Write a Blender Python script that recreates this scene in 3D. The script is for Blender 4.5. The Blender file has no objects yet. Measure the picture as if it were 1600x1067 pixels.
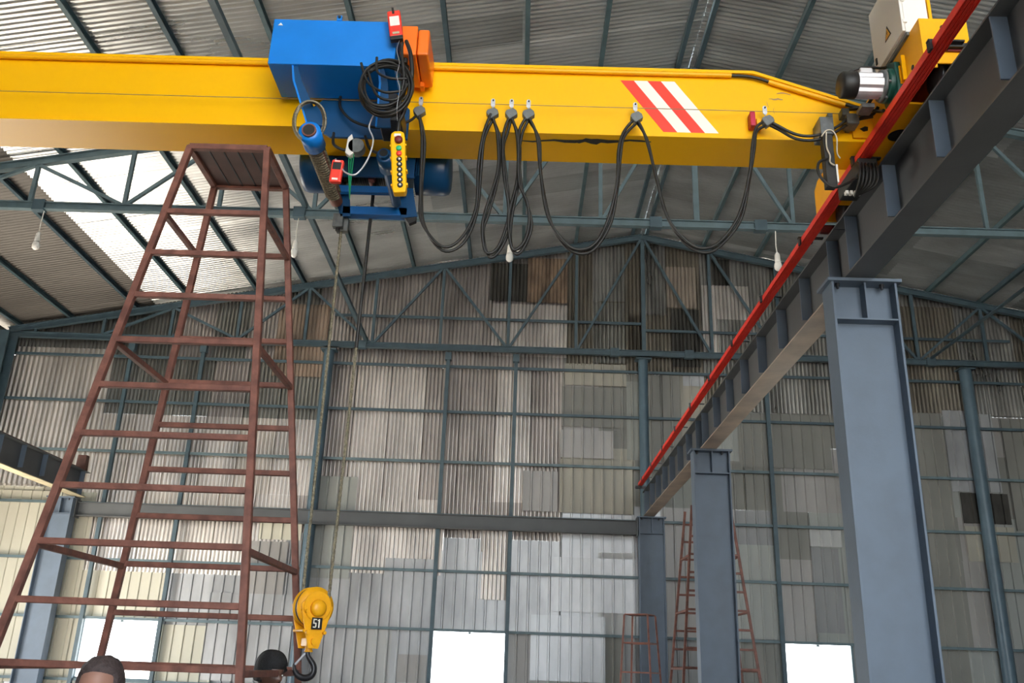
import bpy, math, random
from mathutils import Vector, Matrix
PI = math.pi
random.seed(7)
SC = bpy.context.scene
COL = SC.collection

# ------------------------------------------------------------------ camera (origin = eye, floor 1.65 m below)
FLOOR = -1.65
PITCH, YAW, ROLL, FPX = 0.3491, -0.015918, 0.036297, 1400.0
fw = Vector((math.sin(YAW)*math.cos(PITCH), math.cos(YAW)*math.cos(PITCH), math.sin(PITCH)))
r0 = Vector((math.cos(YAW), -math.sin(YAW), 0)); u0 = r0.cross(fw)
rt = math.cos(ROLL)*r0 + math.sin(ROLL)*u0; up = -math.sin(ROLL)*r0 + math.cos(ROLL)*u0
cam_d = bpy.data.cameras.new('camera'); cam = bpy.data.objects.new('camera', cam_d); COL.objects.link(cam)
cam.matrix_world = Matrix(((rt.x, up.x, -fw.x, 0), (rt.y, up.y, -fw.y, 0), (rt.z, up.z, -fw.z, 0), (0, 0, 0, 1)))
cam_d.sensor_width = 36.0; cam_d.lens = 36.0*FPX/1600.0; cam_d.clip_start = 0.05; cam_d.clip_end = 400
SC.camera = cam

# ------------------------------------------------------------------ light
SC.view_settings.view_transform = 'Standard'; SC.view_settings.look = 'None'
SC.view_settings.gamma = 1.0; SC.view_settings.use_curve_mapping = False
SC.view_settings.exposure = 1.5
W = bpy.data.worlds.new('overcast_sky'); SC.world = W; W.use_nodes = True
bg = W.node_tree.nodes['Background']; bg.inputs[0].default_value = (0.86, 0.94, 1.0, 1); bg.inputs[1].default_value = 3.0
sun_d = bpy.data.lights.new('sun', 'SUN'); sun = bpy.data.objects.new('sun', sun_d); COL.objects.link(sun)
sun_d.energy = 60.0; sun_d.angle = 0.02; sun_d.color = (1.0, 0.975, 0.93)
sun.rotation_euler = (Vector((0.70, 0.10, -0.68))).to_track_quat('-Z', 'Y').to_euler()
SC.cycles.max_bounces = 8; SC.cycles.diffuse_bounces = 5; SC.cycles.glossy_bounces = 4
SC.cycles.sample_clamp_indirect = 6.0
try: SC.cycles.use_denoising = True
except Exception: pass

# ------------------------------------------------------------------ materials
MATS = {}
def srgb(r, g, b):
    f = lambda c: (c/255.0/12.92) if c <= 10 else ((c/255.0+0.055)/1.055)**2.4
    return (f(r), f(g), f(b), 1)
def mat(name, col, rough=0.5, metal=0.0, var=0.12, scale=3.0, bump=0.0, bscale=30.0, rvar=0.0, stretch=(1, 1, 1), col2=None, spec=None, emit=None):
    """procedural paint or metal: two-tone noise on the colour, noise on gloss, optional bump"""
    m = bpy.data.materials.new(name); m.use_nodes = True; MATS[name] = m
    nt = m.node_tree; b = nt.nodes['Principled BSDF']
    tc = nt.nodes.new('ShaderNodeTexCoord'); mp = nt.nodes.new('ShaderNodeMapping'); mp.inputs['Scale'].default_value = stretch
    nt.links.new(tc.outputs['Object'], mp.inputs['Vector'])
    n = nt.nodes.new('ShaderNodeTexNoise'); n.inputs['Scale'].default_value = scale; n.inputs['Detail'].default_value = 5
    nt.links.new(mp.outputs['Vector'], n.inputs['Vector'])
    cr = nt.nodes.new('ShaderNodeValToRGB'); cr.color_ramp.elements[0].position = 0.33; cr.color_ramp.elements[1].position = 0.67
    c2 = col2 if col2 else tuple(min(1, c*(1+var)) for c in col[:3])+(1,)
    c1 = col if col2 else tuple(c*(1-var) for c in col[:3])+(1,)
    cr.color_ramp.elements[0].color = c1; cr.color_ramp.elements[1].color = c2
    nt.links.new(n.outputs['Fac'], cr.inputs['Fac']); nt.links.new(cr.outputs['Color'], b.inputs['Base Color'])
    b.inputs['Metallic'].default_value = metal; b.inputs['Roughness'].default_value = rough
    if rvar:
        mr = nt.nodes.new('ShaderNodeMapRange'); mr.inputs['To Min'].default_value = max(0.05, rough-rvar); mr.inputs['To Max'].default_value = rough+rvar
        nt.links.new(n.outputs['Fac'], mr.inputs['Value']); nt.links.new(mr.outputs['Result'], b.inputs['Roughness'])
    if bump:
        n2 = nt.nodes.new('ShaderNodeTexNoise'); n2.inputs['Scale'].default_value = bscale; n2.inputs['Detail'].default_value = 3
        nt.links.new(mp.outputs['Vector'], n2.inputs['Vector'])
        bp = nt.nodes.new('ShaderNodeBump'); bp.inputs['Strength'].default_value = bump; bp.inputs['Distance'].default_value = 0.02
        nt.links.new(n2.outputs['Fac'], bp.inputs['Height']); nt.links.new(bp.outputs['Normal'], b.inputs['Normal'])
    if spec is not None: b.inputs['Specular IOR Level'].default_value = spec
    if emit: b.inputs['Emission Color'].default_value = emit[0]; b.inputs['Emission Strength'].default_value = emit[1]
    return m
M_STEEL = mat('sky_tinted_grey_paint', (0.108, 0.147, 0.203, 1), 0.5, 0, 0.10, 2.5, 0.05, 40, 0.06)  # grey paint with the blue of the sky light mixed into its colour
M_RUN = mat('shaded_grey_paint', (0.088, 0.096, 0.104, 1), 0.55, 0, 0.12, 1.6, 0.05, 30, 0.06)  # same grey paint, its colour darkened for the shade on the runway
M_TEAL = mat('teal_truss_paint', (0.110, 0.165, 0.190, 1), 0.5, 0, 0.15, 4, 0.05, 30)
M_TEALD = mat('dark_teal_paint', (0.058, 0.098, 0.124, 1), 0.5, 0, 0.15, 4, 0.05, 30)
M_PIPE = mat('pipe_blue_paint', (0.075, 0.125, 0.165, 1), 0.4, 0, 0.12, 3)
M_PURLIN = mat('purlin_teal_paint', (0.070, 0.120, 0.140, 1), 0.5, 0, 0.2, 3)
M_CONC = mat('concrete', (0.16, 0.138, 0.115, 1), 0.8, 0, 0.12, 0.8, 0.1, 8)
M_GROUND = mat('sunlit_dry_ground', (0.19, 0.175, 0.15, 1), 0.95, 0, 0.1, 0.3)
M_YEL = mat('crane_yellow_paint', (1.0, 0.52, 0.003, 1), 0.30, 0, 0.02, 1.2, 0.02, 20, spec=0.3)
M_YEL2 = mat('carriage_yellow_paint', (1.0, 0.46, 0.005, 1), 0.4, 0, 0.04, 6, 0.02, 20, spec=0.3)
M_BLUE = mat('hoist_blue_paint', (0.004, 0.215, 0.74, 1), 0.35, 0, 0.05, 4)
M_BLUED = mat('hoist_shaded_blue_paint', (0.005, 0.062, 0.175, 1), 0.35, 0, 0.08, 4)  # hoist blue darkened to hold the shade of the arms and lower parts
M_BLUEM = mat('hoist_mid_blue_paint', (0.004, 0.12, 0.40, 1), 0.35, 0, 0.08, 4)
M_ORANGE = mat('orange_enamel', (0.95, 0.19, 0.015, 1), 0.3, 0, 0.04, 4)
M_RED = mat('red_plastic', (0.85, 0.045, 0.025, 1), 0.4, 0, 0.05, 8)
M_REDROT = mat('red_insulator', (0.80, 0.035, 0.018, 1), 0.45, 0, 0.08, 14)
M_WHITE = mat('white_enamel', (0.85, 0.82, 0.77, 1), 0.45, 0, 0.02, 3)
M_WHITEP = mat('white_paint', (0.93, 0.90, 0.78, 1), 0.45, 0, 0.02, 5)
M_REDP = mat('red_paint', (0.88, 0.045, 0.02, 1), 0.4, 0, 0.03, 5)
M_BLACK = mat('black_rubber', (0.012, 0.011, 0.010, 1), 0.5, 0, 0.3, 20)
M_BLACKM = mat('black_iron', (0.03, 0.03, 0.035, 1), 0.35, 0.3, 0.3, 12)
M_GREEN = mat('green_cast_iron', (0.006, 0.075, 0.055, 1), 0.4, 0, 0.15, 10)
M_GREENB = mat('green_button', (0.02, 0.45, 0.2, 1), 0.4)
M_ALU = mat('bare_aluminium', (0.72, 0.70, 0.72, 1), 0.38, 0.5, 0.08, 12)
M_GREYM = mat('dull_clamp_metal', (0.16, 0.17, 0.17, 1), 0.5, 0.3, 0.2, 20)
M_ZINC = mat('zinc_plate', (0.55, 0.56, 0.60, 1), 0.35, 0.6, 0.15, 25)
M_ROPE = mat('greased_wire_rope', (0.25, 0.22, 0.155, 1), 0.5, 0.5, 0.4, 60, 0.3, 90)
M_OILY = mat('oily_dark_rope', (0.025, 0.023, 0.022, 1), 0.45, 0.2, 0.4, 60)
M_RUST = mat('red_oxide_primer', (0.130, 0.048, 0.036, 1), 0.55, 0, 0.3, 9, 0.2, 40, 0.1, col2=(0.25, 0.098, 0.070, 1))
M_RUSTD = mat('dark_oxide_plate', (0.095, 0.042, 0.034, 1), 0.6, 0, 0.2, 6)
M_OLDOX = mat('faded_red_oxide', (0.23, 0.085, 0.06, 1), 0.6, 0, 0.25, 8)
M_HOOKY = mat('hook_block_yellow', (0.95, 0.43, 0.008, 1), 0.4, 0, 0.1, 14)
M_SKIN1 = mat('skin_brown', (0.30, 0.155, 0.115, 1), 0.5, 0, 0.08, 10)
M_SKIN2 = mat('skin_dark_brown', (0.105, 0.050, 0.036, 1), 0.45, 0, 0.1, 10)
M_HAIR = mat('short_dark_hair', (0.055, 0.038, 0.038, 1), 0.7, 0, 0.3, 60, 0.4, 120)
M_HAIRB = mat('black_hair', (0.010, 0.010, 0.012, 1), 0.75, 0, 0.3, 60, 0.5, 120)
M_SHIRT1 = mat('pale_shirt', (0.35, 0.40, 0.48, 1), 0.8, 0, 0.08, 10)
M_SHIRT2 = mat('black_shirt', (0.02, 0.02, 0.025, 1), 0.8)
M_TROUS = mat('dark_trousers', (0.05, 0.055, 0.07, 1), 0.8)
M_EYE = mat('eye_white', (0.7, 0.68, 0.65, 1), 0.3)
M_BULB = mat('milky_bulb_glass', (0.88, 0.86, 0.82, 1), 0.25, 0, 0.02)
M_CREAMW = mat('cream_wire', (0.60, 0.52, 0.40, 1), 0.6)
M_WIRE = mat('thin_steel_wire', (0.35, 0.22, 0.12, 1), 0.5, 0.4)
M_CRIM = mat('crimson_plastic', (0.50, 0.012, 0.05, 1), 0.4)
M_MAROON = mat('maroon_buffer', (0.16, 0.012, 0.012, 1), 0.5)
M_CREAMF = mat('cream_paint', (0.45, 0.40, 0.27, 1), 0.6, 0, 0.15, 3)  # cream tone for the left runway's bottom flange and a remote's plate
M_BROWN_GLARE = mat('glare_brown_primer', (0.30, 0.235, 0.185, 1), 0.45, 0, 0.3, 2.2, 0.1, 9, 0.15, col2=(0.50, 0.40, 0.31, 1))  # brown flange primer, lightened with the golden glare in its colour
# sheet cladding tones
def sheet_mat(name, c, metal=0.85, rough=0.33, var=0.22, sc=1.7, st=(1, 1, 0.35), bump=0.04, rv=0.08):
    return mat(name, c, rough, metal, var, sc, bump, 5.0, rv, st)
SH = {
 'pale': sheet_mat('pale_galvanised_sheet', (0.62, 0.57, 0.52, 1)),
 'bright': sheet_mat('bright_galvanised_sheet', (0.60, 0.56, 0.53, 1)),
 'mid': sheet_mat('weathered_galvanised_sheet', (0.40, 0.365, 0.345, 1), var=0.22),
 'dull': sheet_mat('dull_galvanised_sheet', (0.25, 0.245, 0.225, 1), var=0.25),
 'rusty': sheet_mat('rust_streaked_sheet', (0.30, 0.23, 0.18, 1), 0.3, 0.6, 0.45),
 'rust': sheet_mat('brown_rusted_sheet', (0.19, 0.135, 0.095, 1), 0.3, 0.6, 0.5, 4),
 'brown': sheet_mat('brown_stained_sheet', (0.19, 0.17, 0.14, 1), 0.7, 0.35, 0.3),
 'black': sheet_mat('blackened_sheet', (0.045, 0.043, 0.038, 1), 0.3, 0.5, 0.4, 4),
 'steel': sheet_mat('streaky_steel_sheet', (0.27, 0.265, 0.25, 1), 0.75, 0.3, 0.35),
 'tan': sheet_mat('tan_sheet', (0.30, 0.255, 0.215, 1), 0.5, 0.45),
 'silver': sheet_mat('silver_ribbed_sheet', (0.40, 0.41, 0.425, 1), 0.6, 0.42, 0.22),
 'shine': sheet_mat('shiny_ribbed_sheet', (0.36, 0.365, 0.375, 1), 0.7, 0.42, 0.3),
 'ivory': sheet_mat('ivory_ribbed_sheet', (0.56, 0.545, 0.455, 1), 0.0, 0.55, 0.06),
 'cream': sheet_mat('cream_ribbed_sheet', (0.36, 0.345, 0.295, 1), 0.1, 0.55, 0.08),
 'khaki': sheet_mat('khaki_ribbed_sheet', (0.215, 0.214, 0.198, 1), 0.1, 0.55, 0.1),
 'sage': sheet_mat('sage_ribbed_sheet', (0.26, 0.27, 0.25, 1), 0.1, 0.55, 0.1),
 'sagegrey': sheet_mat('sage_grey_ribbed_sheet', (0.31, 0.325, 0.31, 1), 0.1, 0.5, 0.1),
 'grey': sheet_mat('grey_ribbed_sheet', (0.33, 0.32, 0.31, 1), 0.3, 0.5, 0.12),
 'greydark': sheet_mat('dark_grey_ribbed_sheet', (0.24, 0.245, 0.25, 1), 0.3, 0.5, 0.12),
 'white': sheet_mat('whitish_ribbed_sheet', (0.42, 0.43, 0.43, 1), 0.1, 0.5, 0.05),
}
RF = [mat('roof_sheet_new', (0.84, 0.87, 0.88, 1), 0.30, 0.85, 0.14, 1.3, 0.35, 6.0, 0.10, (0.35, 1, 1)),
      mat('roof_sheet_grey', (0.76, 0.80, 0.82, 1), 0.36, 0.85, 0.18, 1.3, 0.35, 6.0, 0.10, (0.35, 1, 1)),
      mat('roof_sheet_brownish', (0.115, 0.108, 0.10, 1), 0.5, 0.4, 0.2, 1.1, 0.3, 6.0, 0.1, (0.35, 1, 1)),
      mat('roof_sheet_dark', (0.60, 0.64, 0.655, 1), 0.34, 0.85, 0.2, 1.1, 0.35, 6.0, 0.1, (0.35, 1, 1))]

# ------------------------------------------------------------------ mesh builder
class MB:
    def __init__(s): s.v = []; s.f = []; s.m = []; s.sm = []; s.mats = []
    def mi(s, m):
        if m not in s.mats: s.mats.append(m)
        return s.mats.index(m)
    def add(s, vs, fs, m=None, smooth=False):
        o = len(s.v); s.v += [tuple(v) for v in vs]; i = s.mi(m)
        for f in fs: s.f.append(tuple(o+k for k in f)); s.m.append(i); s.sm.append(smooth)
        return s
    def box(s, a, b, m=None, rot=None, piv=None):
        x0, y0, z0 = a; x1, y1, z1 = b
        vs = [Vector(p) for p in ((x0,y0,z0),(x1,y0,z0),(x1,y1,z0),(x0,y1,z0),(x0,y0,z1),(x1,y0,z1),(x1,y1,z1),(x0,y1,z1))]
        if rot is not None:
            c = Vector(piv) if piv else (Vector(a)+Vector(b))/2
            vs = [c+rot@(v-c) for v in vs]
        return s.add(vs, [(0,3,2,1),(4,5,6,7),(0,1,5,4),(1,2,6,5),(2,3,7,6),(3,0,4,7)], m)
    def prof(s, pts, p0, p1, upv=(0,0,1), m=None, smooth=False, cap=True):
        """extrude closed 2D outline (right, up) from p0 to p1"""
        p0 = Vector(p0); p1 = Vector(p1); d = (p1-p0).normalized(); u = Vector(upv); r = d.cross(u)
        if r.length < 1e-4: u = Vector((0,1,0)); r = d.cross(u)
        r.normalize(); u = r.cross(d)
        n = len(pts); vs = [p0+r*a+u*b for a, b in pts]+[p1+r*a+u*b for a, b in pts]
        fs = [(i, (i+1) % n, n+(i+1) % n, n+i) for i in range(n)]
        s.add(vs, fs, m, smooth)
        if cap: s.add(vs, [tuple(range(n-1, -1, -1)), tuple(range(n, 2*n))], m)
        return s
    def bar(s, p0, p1, w, h, upv=(0,0,1), m=None):
        return s.prof([(-w/2,-h/2),(w/2,-h/2),(w/2,h/2),(-w/2,h/2)], p0, p1, upv, m)
    def angle(s, p0, p1, w, t=0.01, upv=(0,0,1), m=None):
        return s.prof([(0,0),(w,0),(w,t),(t,t),(t,w),(0,w)], p0, p1, upv, m)
    def cyl(s, p0, p1, r0_, r1_=None, n=16, m=None, cap=True):
        r1_ = r0_ if r1_ is None else r1_
        p0 = Vector(p0); p1 = Vector(p1); d = (p1-p0).normalized()
        a = d.orthogonal().normalized(); b = d.cross(a)
        vs = [p0+(a*math.cos(2*PI*i/n)+b*math.sin(2*PI*i/n))*r0_ for i in range(n)]+[p1+(a*math.cos(2*PI*i/n)+b*math.sin(2*PI*i/n))*r1_ for i in range(n)]
        s.add(vs, [(i, (i+1) % n, n+(i+1) % n, n+i) for i in range(n)], m, True)
        if cap: s.add(vs, [tuple(range(n-1, -1, -1)), tuple(range(n, 2*n))], m)
        return s
    def tube(s, pts, r, n=8, m=None, closed=False, flat=1.0):
        pts = [Vector(p) for p in pts]; k = len(pts); vs = []; prev = None
        for i in range(k):
            if closed: d = pts[(i+1) % k]-pts[i-1]
            else: d = pts[min(i+1, k-1)]-pts[max(i-1, 0)]
            d.normalize()
            if prev is None: a = d.orthogonal().normalized() if abs(d.y) > .9 else (Vector((0,1,0))-d*d.y).normalized()
            else: a = (prev-d*prev.dot(d)).normalized()
            prev = a; b = d.cross(a); rr = r[i] if isinstance(r, (list, tuple)) else r
            for j in range(n): vs.append(pts[i]+a*math.cos(2*PI*j/n)*rr+b*math.sin(2*PI*j/n)*rr*flat)
        fs = []
        for i in range(k if closed else k-1):
            q = (i+1) % k
            for j in range(n): fs.append((i*n+j, i*n+(j+1) % n, q*n+(j+1) % n, q*n+j))
        s.add(vs, fs, m, True)
        if not closed: s.add(vs, [tuple(range(n-1, -1, -1)), tuple((k-1)*n+j for j in range(n))], m)
        return s
    def lathe(s, prof, p, axis=(0,0,1), n=20, m=None):
        """prof: (radius, along axis)"""
        p = Vector(p); d = Vector(axis).normalized(); a = d.orthogonal().normalized(); b = d.cross(a); vs = []
        for r, h in prof:
            for i in range(n): vs.append(p+d*h+(a*math.cos(2*PI*i/n)+b*math.sin(2*PI*i/n))*r)
        fs = []
        for k in range(len(prof)-1):
            for i in range(n): fs.append((k*n+i, k*n+(i+1) % n, (k+1)*n+(i+1) % n, (k+1)*n+i))
        fs.append(tuple(range(n-1, -1, -1))); fs.append(tuple((len(prof)-1)*n+i for i in range(n)))
        return s.add(vs, fs, m, True)
    def plate(s, outline, axis, t0, t1, m=None):
        """outline polygon in the two other axes, thickness t0..t1 along axis ('x': (y,z), 'y': (x,z), 'z': (x,y))"""
        def P(a, b, t): return {'x': (t, a, b), 'y': (a, t, b), 'z': (a, b, t)}[axis]
        n = len(outline); vs = [P(a, b, t0) for a, b in outline]+[P(a, b, t1) for a, b in outline]
        return s.add(vs, [tuple(range(n)), tuple(range(2*n-1, n-1, -1))]+[(i, n+i, n+(i+1) % n, (i+1) % n) for i in range(n)], m)
    def build(s, name, m=None, parent=None, fix=True):
        me = bpy.data.meshes.new(name); me.from_pydata(s.v, [], s.f)
        ms = [x if x is not None else m for x in s.mats] or [m]
        for x in ms: me.materials.append(x if x else m)
        for i, p in enumerate(me.polygons): p.material_index = s.m[i]; p.use_smooth = s.sm[i]
        if fix:
            import bmesh
            bm = bmesh.new(); bm.from_mesh(me); bmesh.ops.recalc_face_normals(bm, faces=bm.faces); bm.to_mesh(me); bm.free()
        me.update(); o = bpy.data.objects.new(name, me); COL.objects.link(o)
        if parent:
            o.parent = parent; q = parent; off = Vector((0,0,0))
            while q: off += Vector(q.location); q = q.parent
            for v in me.vertices: v.co -= off          # geometry is written in world coordinates
        return o
def bev(o, w=0.004, seg=2):
    b = o.modifiers.new('bevel', 'BEVEL'); b.width = w; b.segments = seg; b.limit_method = 'ANGLE'; b.angle_limit = 0.6
    return o
def tag(o, label=None, cat=None, group=None, kind=None):
    if label: o['label'] = label
    if cat: o['category'] = cat
    if group: o['group'] = group
    if kind: o['kind'] = kind
    return o
def thing(name, loc, label, cat, group=None):
    o = bpy.data.objects.new(name, None); COL.objects.link(o); o.location = loc; o.empty_display_size = 0.2
    return tag(o, label, cat, group)
def copy_tree(o, dx):
    c = o.copy(); COL.objects.link(c); c.location = Vector(o.location)+Vector(dx)
    for ch in o.children:
        d = ch.copy(); COL.objects.link(d); d.parent = c
        for g in ch.children:
            e = g.copy(); COL.objects.link(e); e.parent = d
    return c
ORD = ['first', 'second', 'third', 'fourth', 'fifth', 'sixth', 'seventh', 'eighth', 'ninth', 'tenth', 'eleventh', 'twelfth']
def smooth_path(pts, k=6, closed=False):
    P = [Vector(p) for p in pts]; n = len(P); out = []
    for i in range(n if closed else n-1):
        g = (lambda j: P[j % n]) if closed else (lambda j: P[max(0, min(n-1, j))])
        a, b, c, d = g(i-1), g(i), g(i+1), g(i+2)
        for t in range(k):
            t /= k; out.append(0.5*((2*b)+(c-a)*t+(2*a-5*b+4*c-d)*t*t+(3*b-a-3*c+d)*t**3))
    if not closed: out.append(P[-1])
    return out
def struct(o): o['kind'] = 'structure'; return o

# ------------------------------------------------------------------ the hall
XR = 3.05; XL0, XR0 = -13.55, 19.65; YW = 21.95; YF = -10.0
def roof(x): return 11.1-0.195*abs(x-XR)
def ledges(a, b, pitch, seg):
    n = max(2, int(round((b-a)/pitch*seg))); return n
def sheet(mb, x0, x1, z0, z1, y, kind, m, pitch=0.10):
    """one profiled sheet on the back wall; z1 may be a function of x"""
    zt = z1 if callable(z1) else (lambda x: z1)
    pr = []
    if kind == 'C':
        k = math.floor(x0/pitch); pr.append((x0, y))
        while k*pitch < x1:
            for f, dy in ((0.0, .034), (.09, .026), (.20, .006), (.34, -.001), (.60, -.004), (.86, -.001), (.93, .012)):
                x = (k+f)*pitch
                if x0 < x < x1: pr.append((x, y+dy))
            k += 1
        pr.append((x1, y))
    else:
        p = 0.25; k = math.floor(x0/p); pr.append((x0, y))
        while k*p < x1+p:
            for dx, dy in ((-0.030, 0), (-0.017, -0.028), (0.017, -0.028), (0.030, 0)):
                x = k*p+dx
                if x0 < x < x1: pr.append((x, y+dy))
            k += 1
        pr.append((x1, y))
    n = len(pr); vs = [(x, yy, z0) for x, yy in pr]+[(x, yy, zt(x)) for x, yy in pr]
    mb.add(vs, [(i, i+1, n+i+1, n+i) for i in range(n-1)], m, kind == 'C')
WIN = [(-10.12, -8.30, -0.55, 0.76), (-1.95, -0.22, -0.55, 0.76), (6.18, 7.75, -0.55, 0.76)]
wall = MB()
def region(x0, x1, z0, z1, kind, ms, w=0.9, h=2.4, pitch=0.10, y=YW, jit=0.0):
    x = x0
    while x < x1-0.02:
        xe = min(x1, x+w)
        if x1-xe < 0.3: xe = x1
        if callable(z1):
            sheet(wall, x, xe, z0, z1, y, kind, SH[random.choice(ms)], pitch)
        else:
            z = z0; first = True
            while z < z1-0.02:
                ze = min(z1, z+h*random.uniform(0.75, 1.25))
                if z1-ze < 0.7: ze = z1
                sheet(wall, x, xe+0.01, z, ze, y-random.uniform(0, 0.006), kind, SH[random.choice(ms)], pitch)
                z = ze
        x = xe
# ground zone around the openings
for a, b in ((XL0, -10.12), (-8.30, -1.95), (-0.22, 6.18), (7.75, XR0)):
    region(a, b, FLOOR, 0.76, 'R', ['ivory', 'ivory', 'silver'] if b < -8 else ['silver', 'silver', 'shine', 'silver', 'white'] if b < 3 else ['sagegrey', 'grey', 'greydark', 'khaki'])
for a, b, c, d in WIN: region(a, b, FLOOR, c, 'R', ['silver', 'white'])
region(XL0, -11.0, 0.76, 3.8, 'R', ['ivory', 'ivory', 'cream'])
region(-11.0, -5.6, 0.76, 1.85, 'R', ['silver', 'white', 'silver', 'ivory'])
region(-11.0, -5.6, 1.85, 3.8, 'C', ['bright', 'pale'], pitch=0.10)
region(-5.6, 1.0, 0.76, 2.9, 'R', ['silver', 'shine', 'silver', 'white', 'silver'])
region(-5.6, 1.0, 2.9, 3.8, 'C', ['bright', 'mid'])
region(1.0, 3.4, 0.76, 3.8, 'R', ['shine', 'silver', 'white', 'silver'])
region(3.4, XR0, 0.76, 3.8, 'R', ['khaki', 'sagegrey', 'greydark', 'grey', 'khaki'])
region(XL0, -10.7, 3.8, 7.2, 'C', ['pale'], pitch=0.13)
region(-10.7, -5.2, 3.8, 5.72, 'C', ['bright', 'pale'], pitch=0.10)
region(-10.7, -5.2, 5.72, 7.2, 'C', ['dull', 'dull', 'mid'], pitch=0.10)
region(-5.2, 1.0, 3.8, 7.2, 'C', ['mid', 'bright', 'mid'], h=3.4)
region(1.0, 4.6, 3.8, 7.2, 'R', ['khaki', 'sage', 'grey', 'cream'], h=1.5)
region(4.6, XR0, 3.8, 6.35, 'R', ['khaki', 'sagegrey', 'grey', 'khaki'], h=1.6)
region(4.6, XR0, 6.35, 7.2, 'C', ['steel', 'brown'])
region(XL0, -4.8, 7.2, lambda x: roof(x)+0.15, 'C', ['dull', 'dull', 'mid'])
region(-4.8, 1.0, 7.2, lambda x: roof(x)+0.15, 'C', ['mid'])
region(1.0, 4.6, 7.2, lambda x: roof(x)+0.15, 'C', ['brown', 'dull', 'steel'])
region(4.6, XR0, 7.2, lambda x: roof(x)+0.15, 'C', ['steel', 'brown', 'dull', 'steel'])
# single patched sheets, read off the wall
PATCH = [('C',-13.20,-10.63,3.85,7.42,'pale'),('C',-6.50,-5.17,6.84,8.84,'rusty'),('C',-0.98,0.05,9.11,10.20,'black'),('C',0.01,1.07,9.09,10.38,'rust'),
 ('C',-0.89,1.12,7.57,9.03,'bright'),('C',1.08,1.75,7.38,10.60,'brown'),('C',1.74,2.59,9.18,10.78,'steel'),('C',1.75,2.58,7.46,9.15,'dull'),
 ('C',2.61,3.03,7.63,10.9,'brown'),('C',3.08,3.67,8.87,10.85,'steel'),('C',3.70,4.48,9.06,10.24,'tan'),('C',3.81,4.54,7.42,9.02,'black'),
 ('C',2.66,3.76,7.22,8.83,'brown'),('C',4.92,5.39,9.75,10.50,'black'),('C',4.63,5.87,7.73,9.73,'bright'),('C',5.01,7.79,6.27,8.77,'steel'),
 ('C',9.85,11.20,6.40,9.3,'brown'),('C',11.75,12.64,6.38,9.1,'steel'),('R',1.04,2.61,6.84,7.42,'cream'),('R',0.97,2.60,5.75,6.79,'khaki'),
 ('R',0.94,2.27,4.95,5.66,'grey'),('R',0.95,2.76,3.59,4.91,'cream'),('R',2.61,2.94,4.94,6.98,'sage'),('R',3.51,3.97,4.33,7.20,'khaki'),
 ('R',4.06,4.60,6.91,7.27,'silver'),('R',5.39,7.68,4.86,6.24,'khaki'),('R',9.83,10.54,2.40,6.39,'khaki'),('R',10.56,11.23,4.42,6.48,'silver'),
 ('R',11.30,11.78,4.44,6.41,'silver'),('R',10.73,11.89,3.66,4.40,'black'),('R',10.73,11.91,2.76,3.59,'cream'),('R',11.98,13.6,3.52,6.31,'khaki'),
 ('R',-12.83,-10.38,-0.68,3.69,'ivory'),('R',-6.54,-5.55,1.43,2.66,'grey'),('R',-4.98,-4.02,1.85,4.29,'sagegrey'),('R',0.05,0.89,3.60,4.59,'grey'),
 ('C',-4.33,-1.82,2.00,3.43,'bright'),('R',-1.86,-0.82,0.80,2.59,'silver'),('C',-0.93,-0.28,1.49,3.23,'bright'),('R',-3.18,-2.02,0.78,2.37,'silver'),
 ('R',-2.72,-2.04,-0.39,0.21,'grey'),('R',0.33,2.06,-0.25,1.19,'silver'),('R',0.76,2.88,1.28,2.53,'shine'),('R',4.91,6.16,0.82,2.97,'sagegrey'),
 ('R',6.98,7.74,2.98,3.38,'white'),('R',6.98,7.64,1.01,2.95,'greydark'),('R',-8.28,-6.96,-0.56,0.68,'ivory'),('R',-7.26,-5.12,-0.50,1.44,'silver'),
 ('R',-6.29,-5.27,2.71,3.36,'ivory')]
for i, (k, a, b, c, d, t) in enumerate(PATCH):
    sheet(wall, a, b, c, d, YW-0.050-0.003*(i % 4), k, SH[t], 0.13 if a < -12 else 0.10)
# small holes of daylight where sheets do not meet: narrow gaps
struct(wall.build('wall_back', None, fix=False))
o = MB(); o.box((XL0-.1, YF-6, FLOOR-0.2), (XR0+.1, YW+.12, FLOOR)); struct(o.build('floor', M_CONC))
# outside ground
o = MB(); o.box((-120, -120, FLOOR-0.5), (120, 120, FLOOR-0.22)); struct(o.build('ground_outside', M_GROUND))
# left wall with a wide open doorway, right wall, unseen partial front wall added to narrow the daylight
o = MB()
o.box((XL0-.06, YF, FLOOR), (XL0, 11.5, 7.85), SH['dull']); o.box((XL0-.06, 11.5, 3.1), (XL0, 18.6, 7.85), SH['dull']); o.box((XL0-.06, 18.6, FLOOR), (XL0, YW, 7.85), SH['dull'])
struct(o.build('wall_left', None))
o = MB(); o.box((XR0, YF, FLOOR), (XR0+.06, YW, 7.85)); struct(o.build('wall_right', SH['dull']))
o = MB(); o.plate([(XL0, FLOOR), (-1.8, FLOOR), (-1.8, roof(-1.8)), (XL0, roof(XL0))], 'y', YF-.06, YF); o.plate([(9.5, FLOOR), (XR0, FLOOR), (XR0, roof(XR0)), (9.5, roof(9.5))], 'y', YF-.06, YF); struct(o.build('wall_front_added', SH['dull']))
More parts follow.
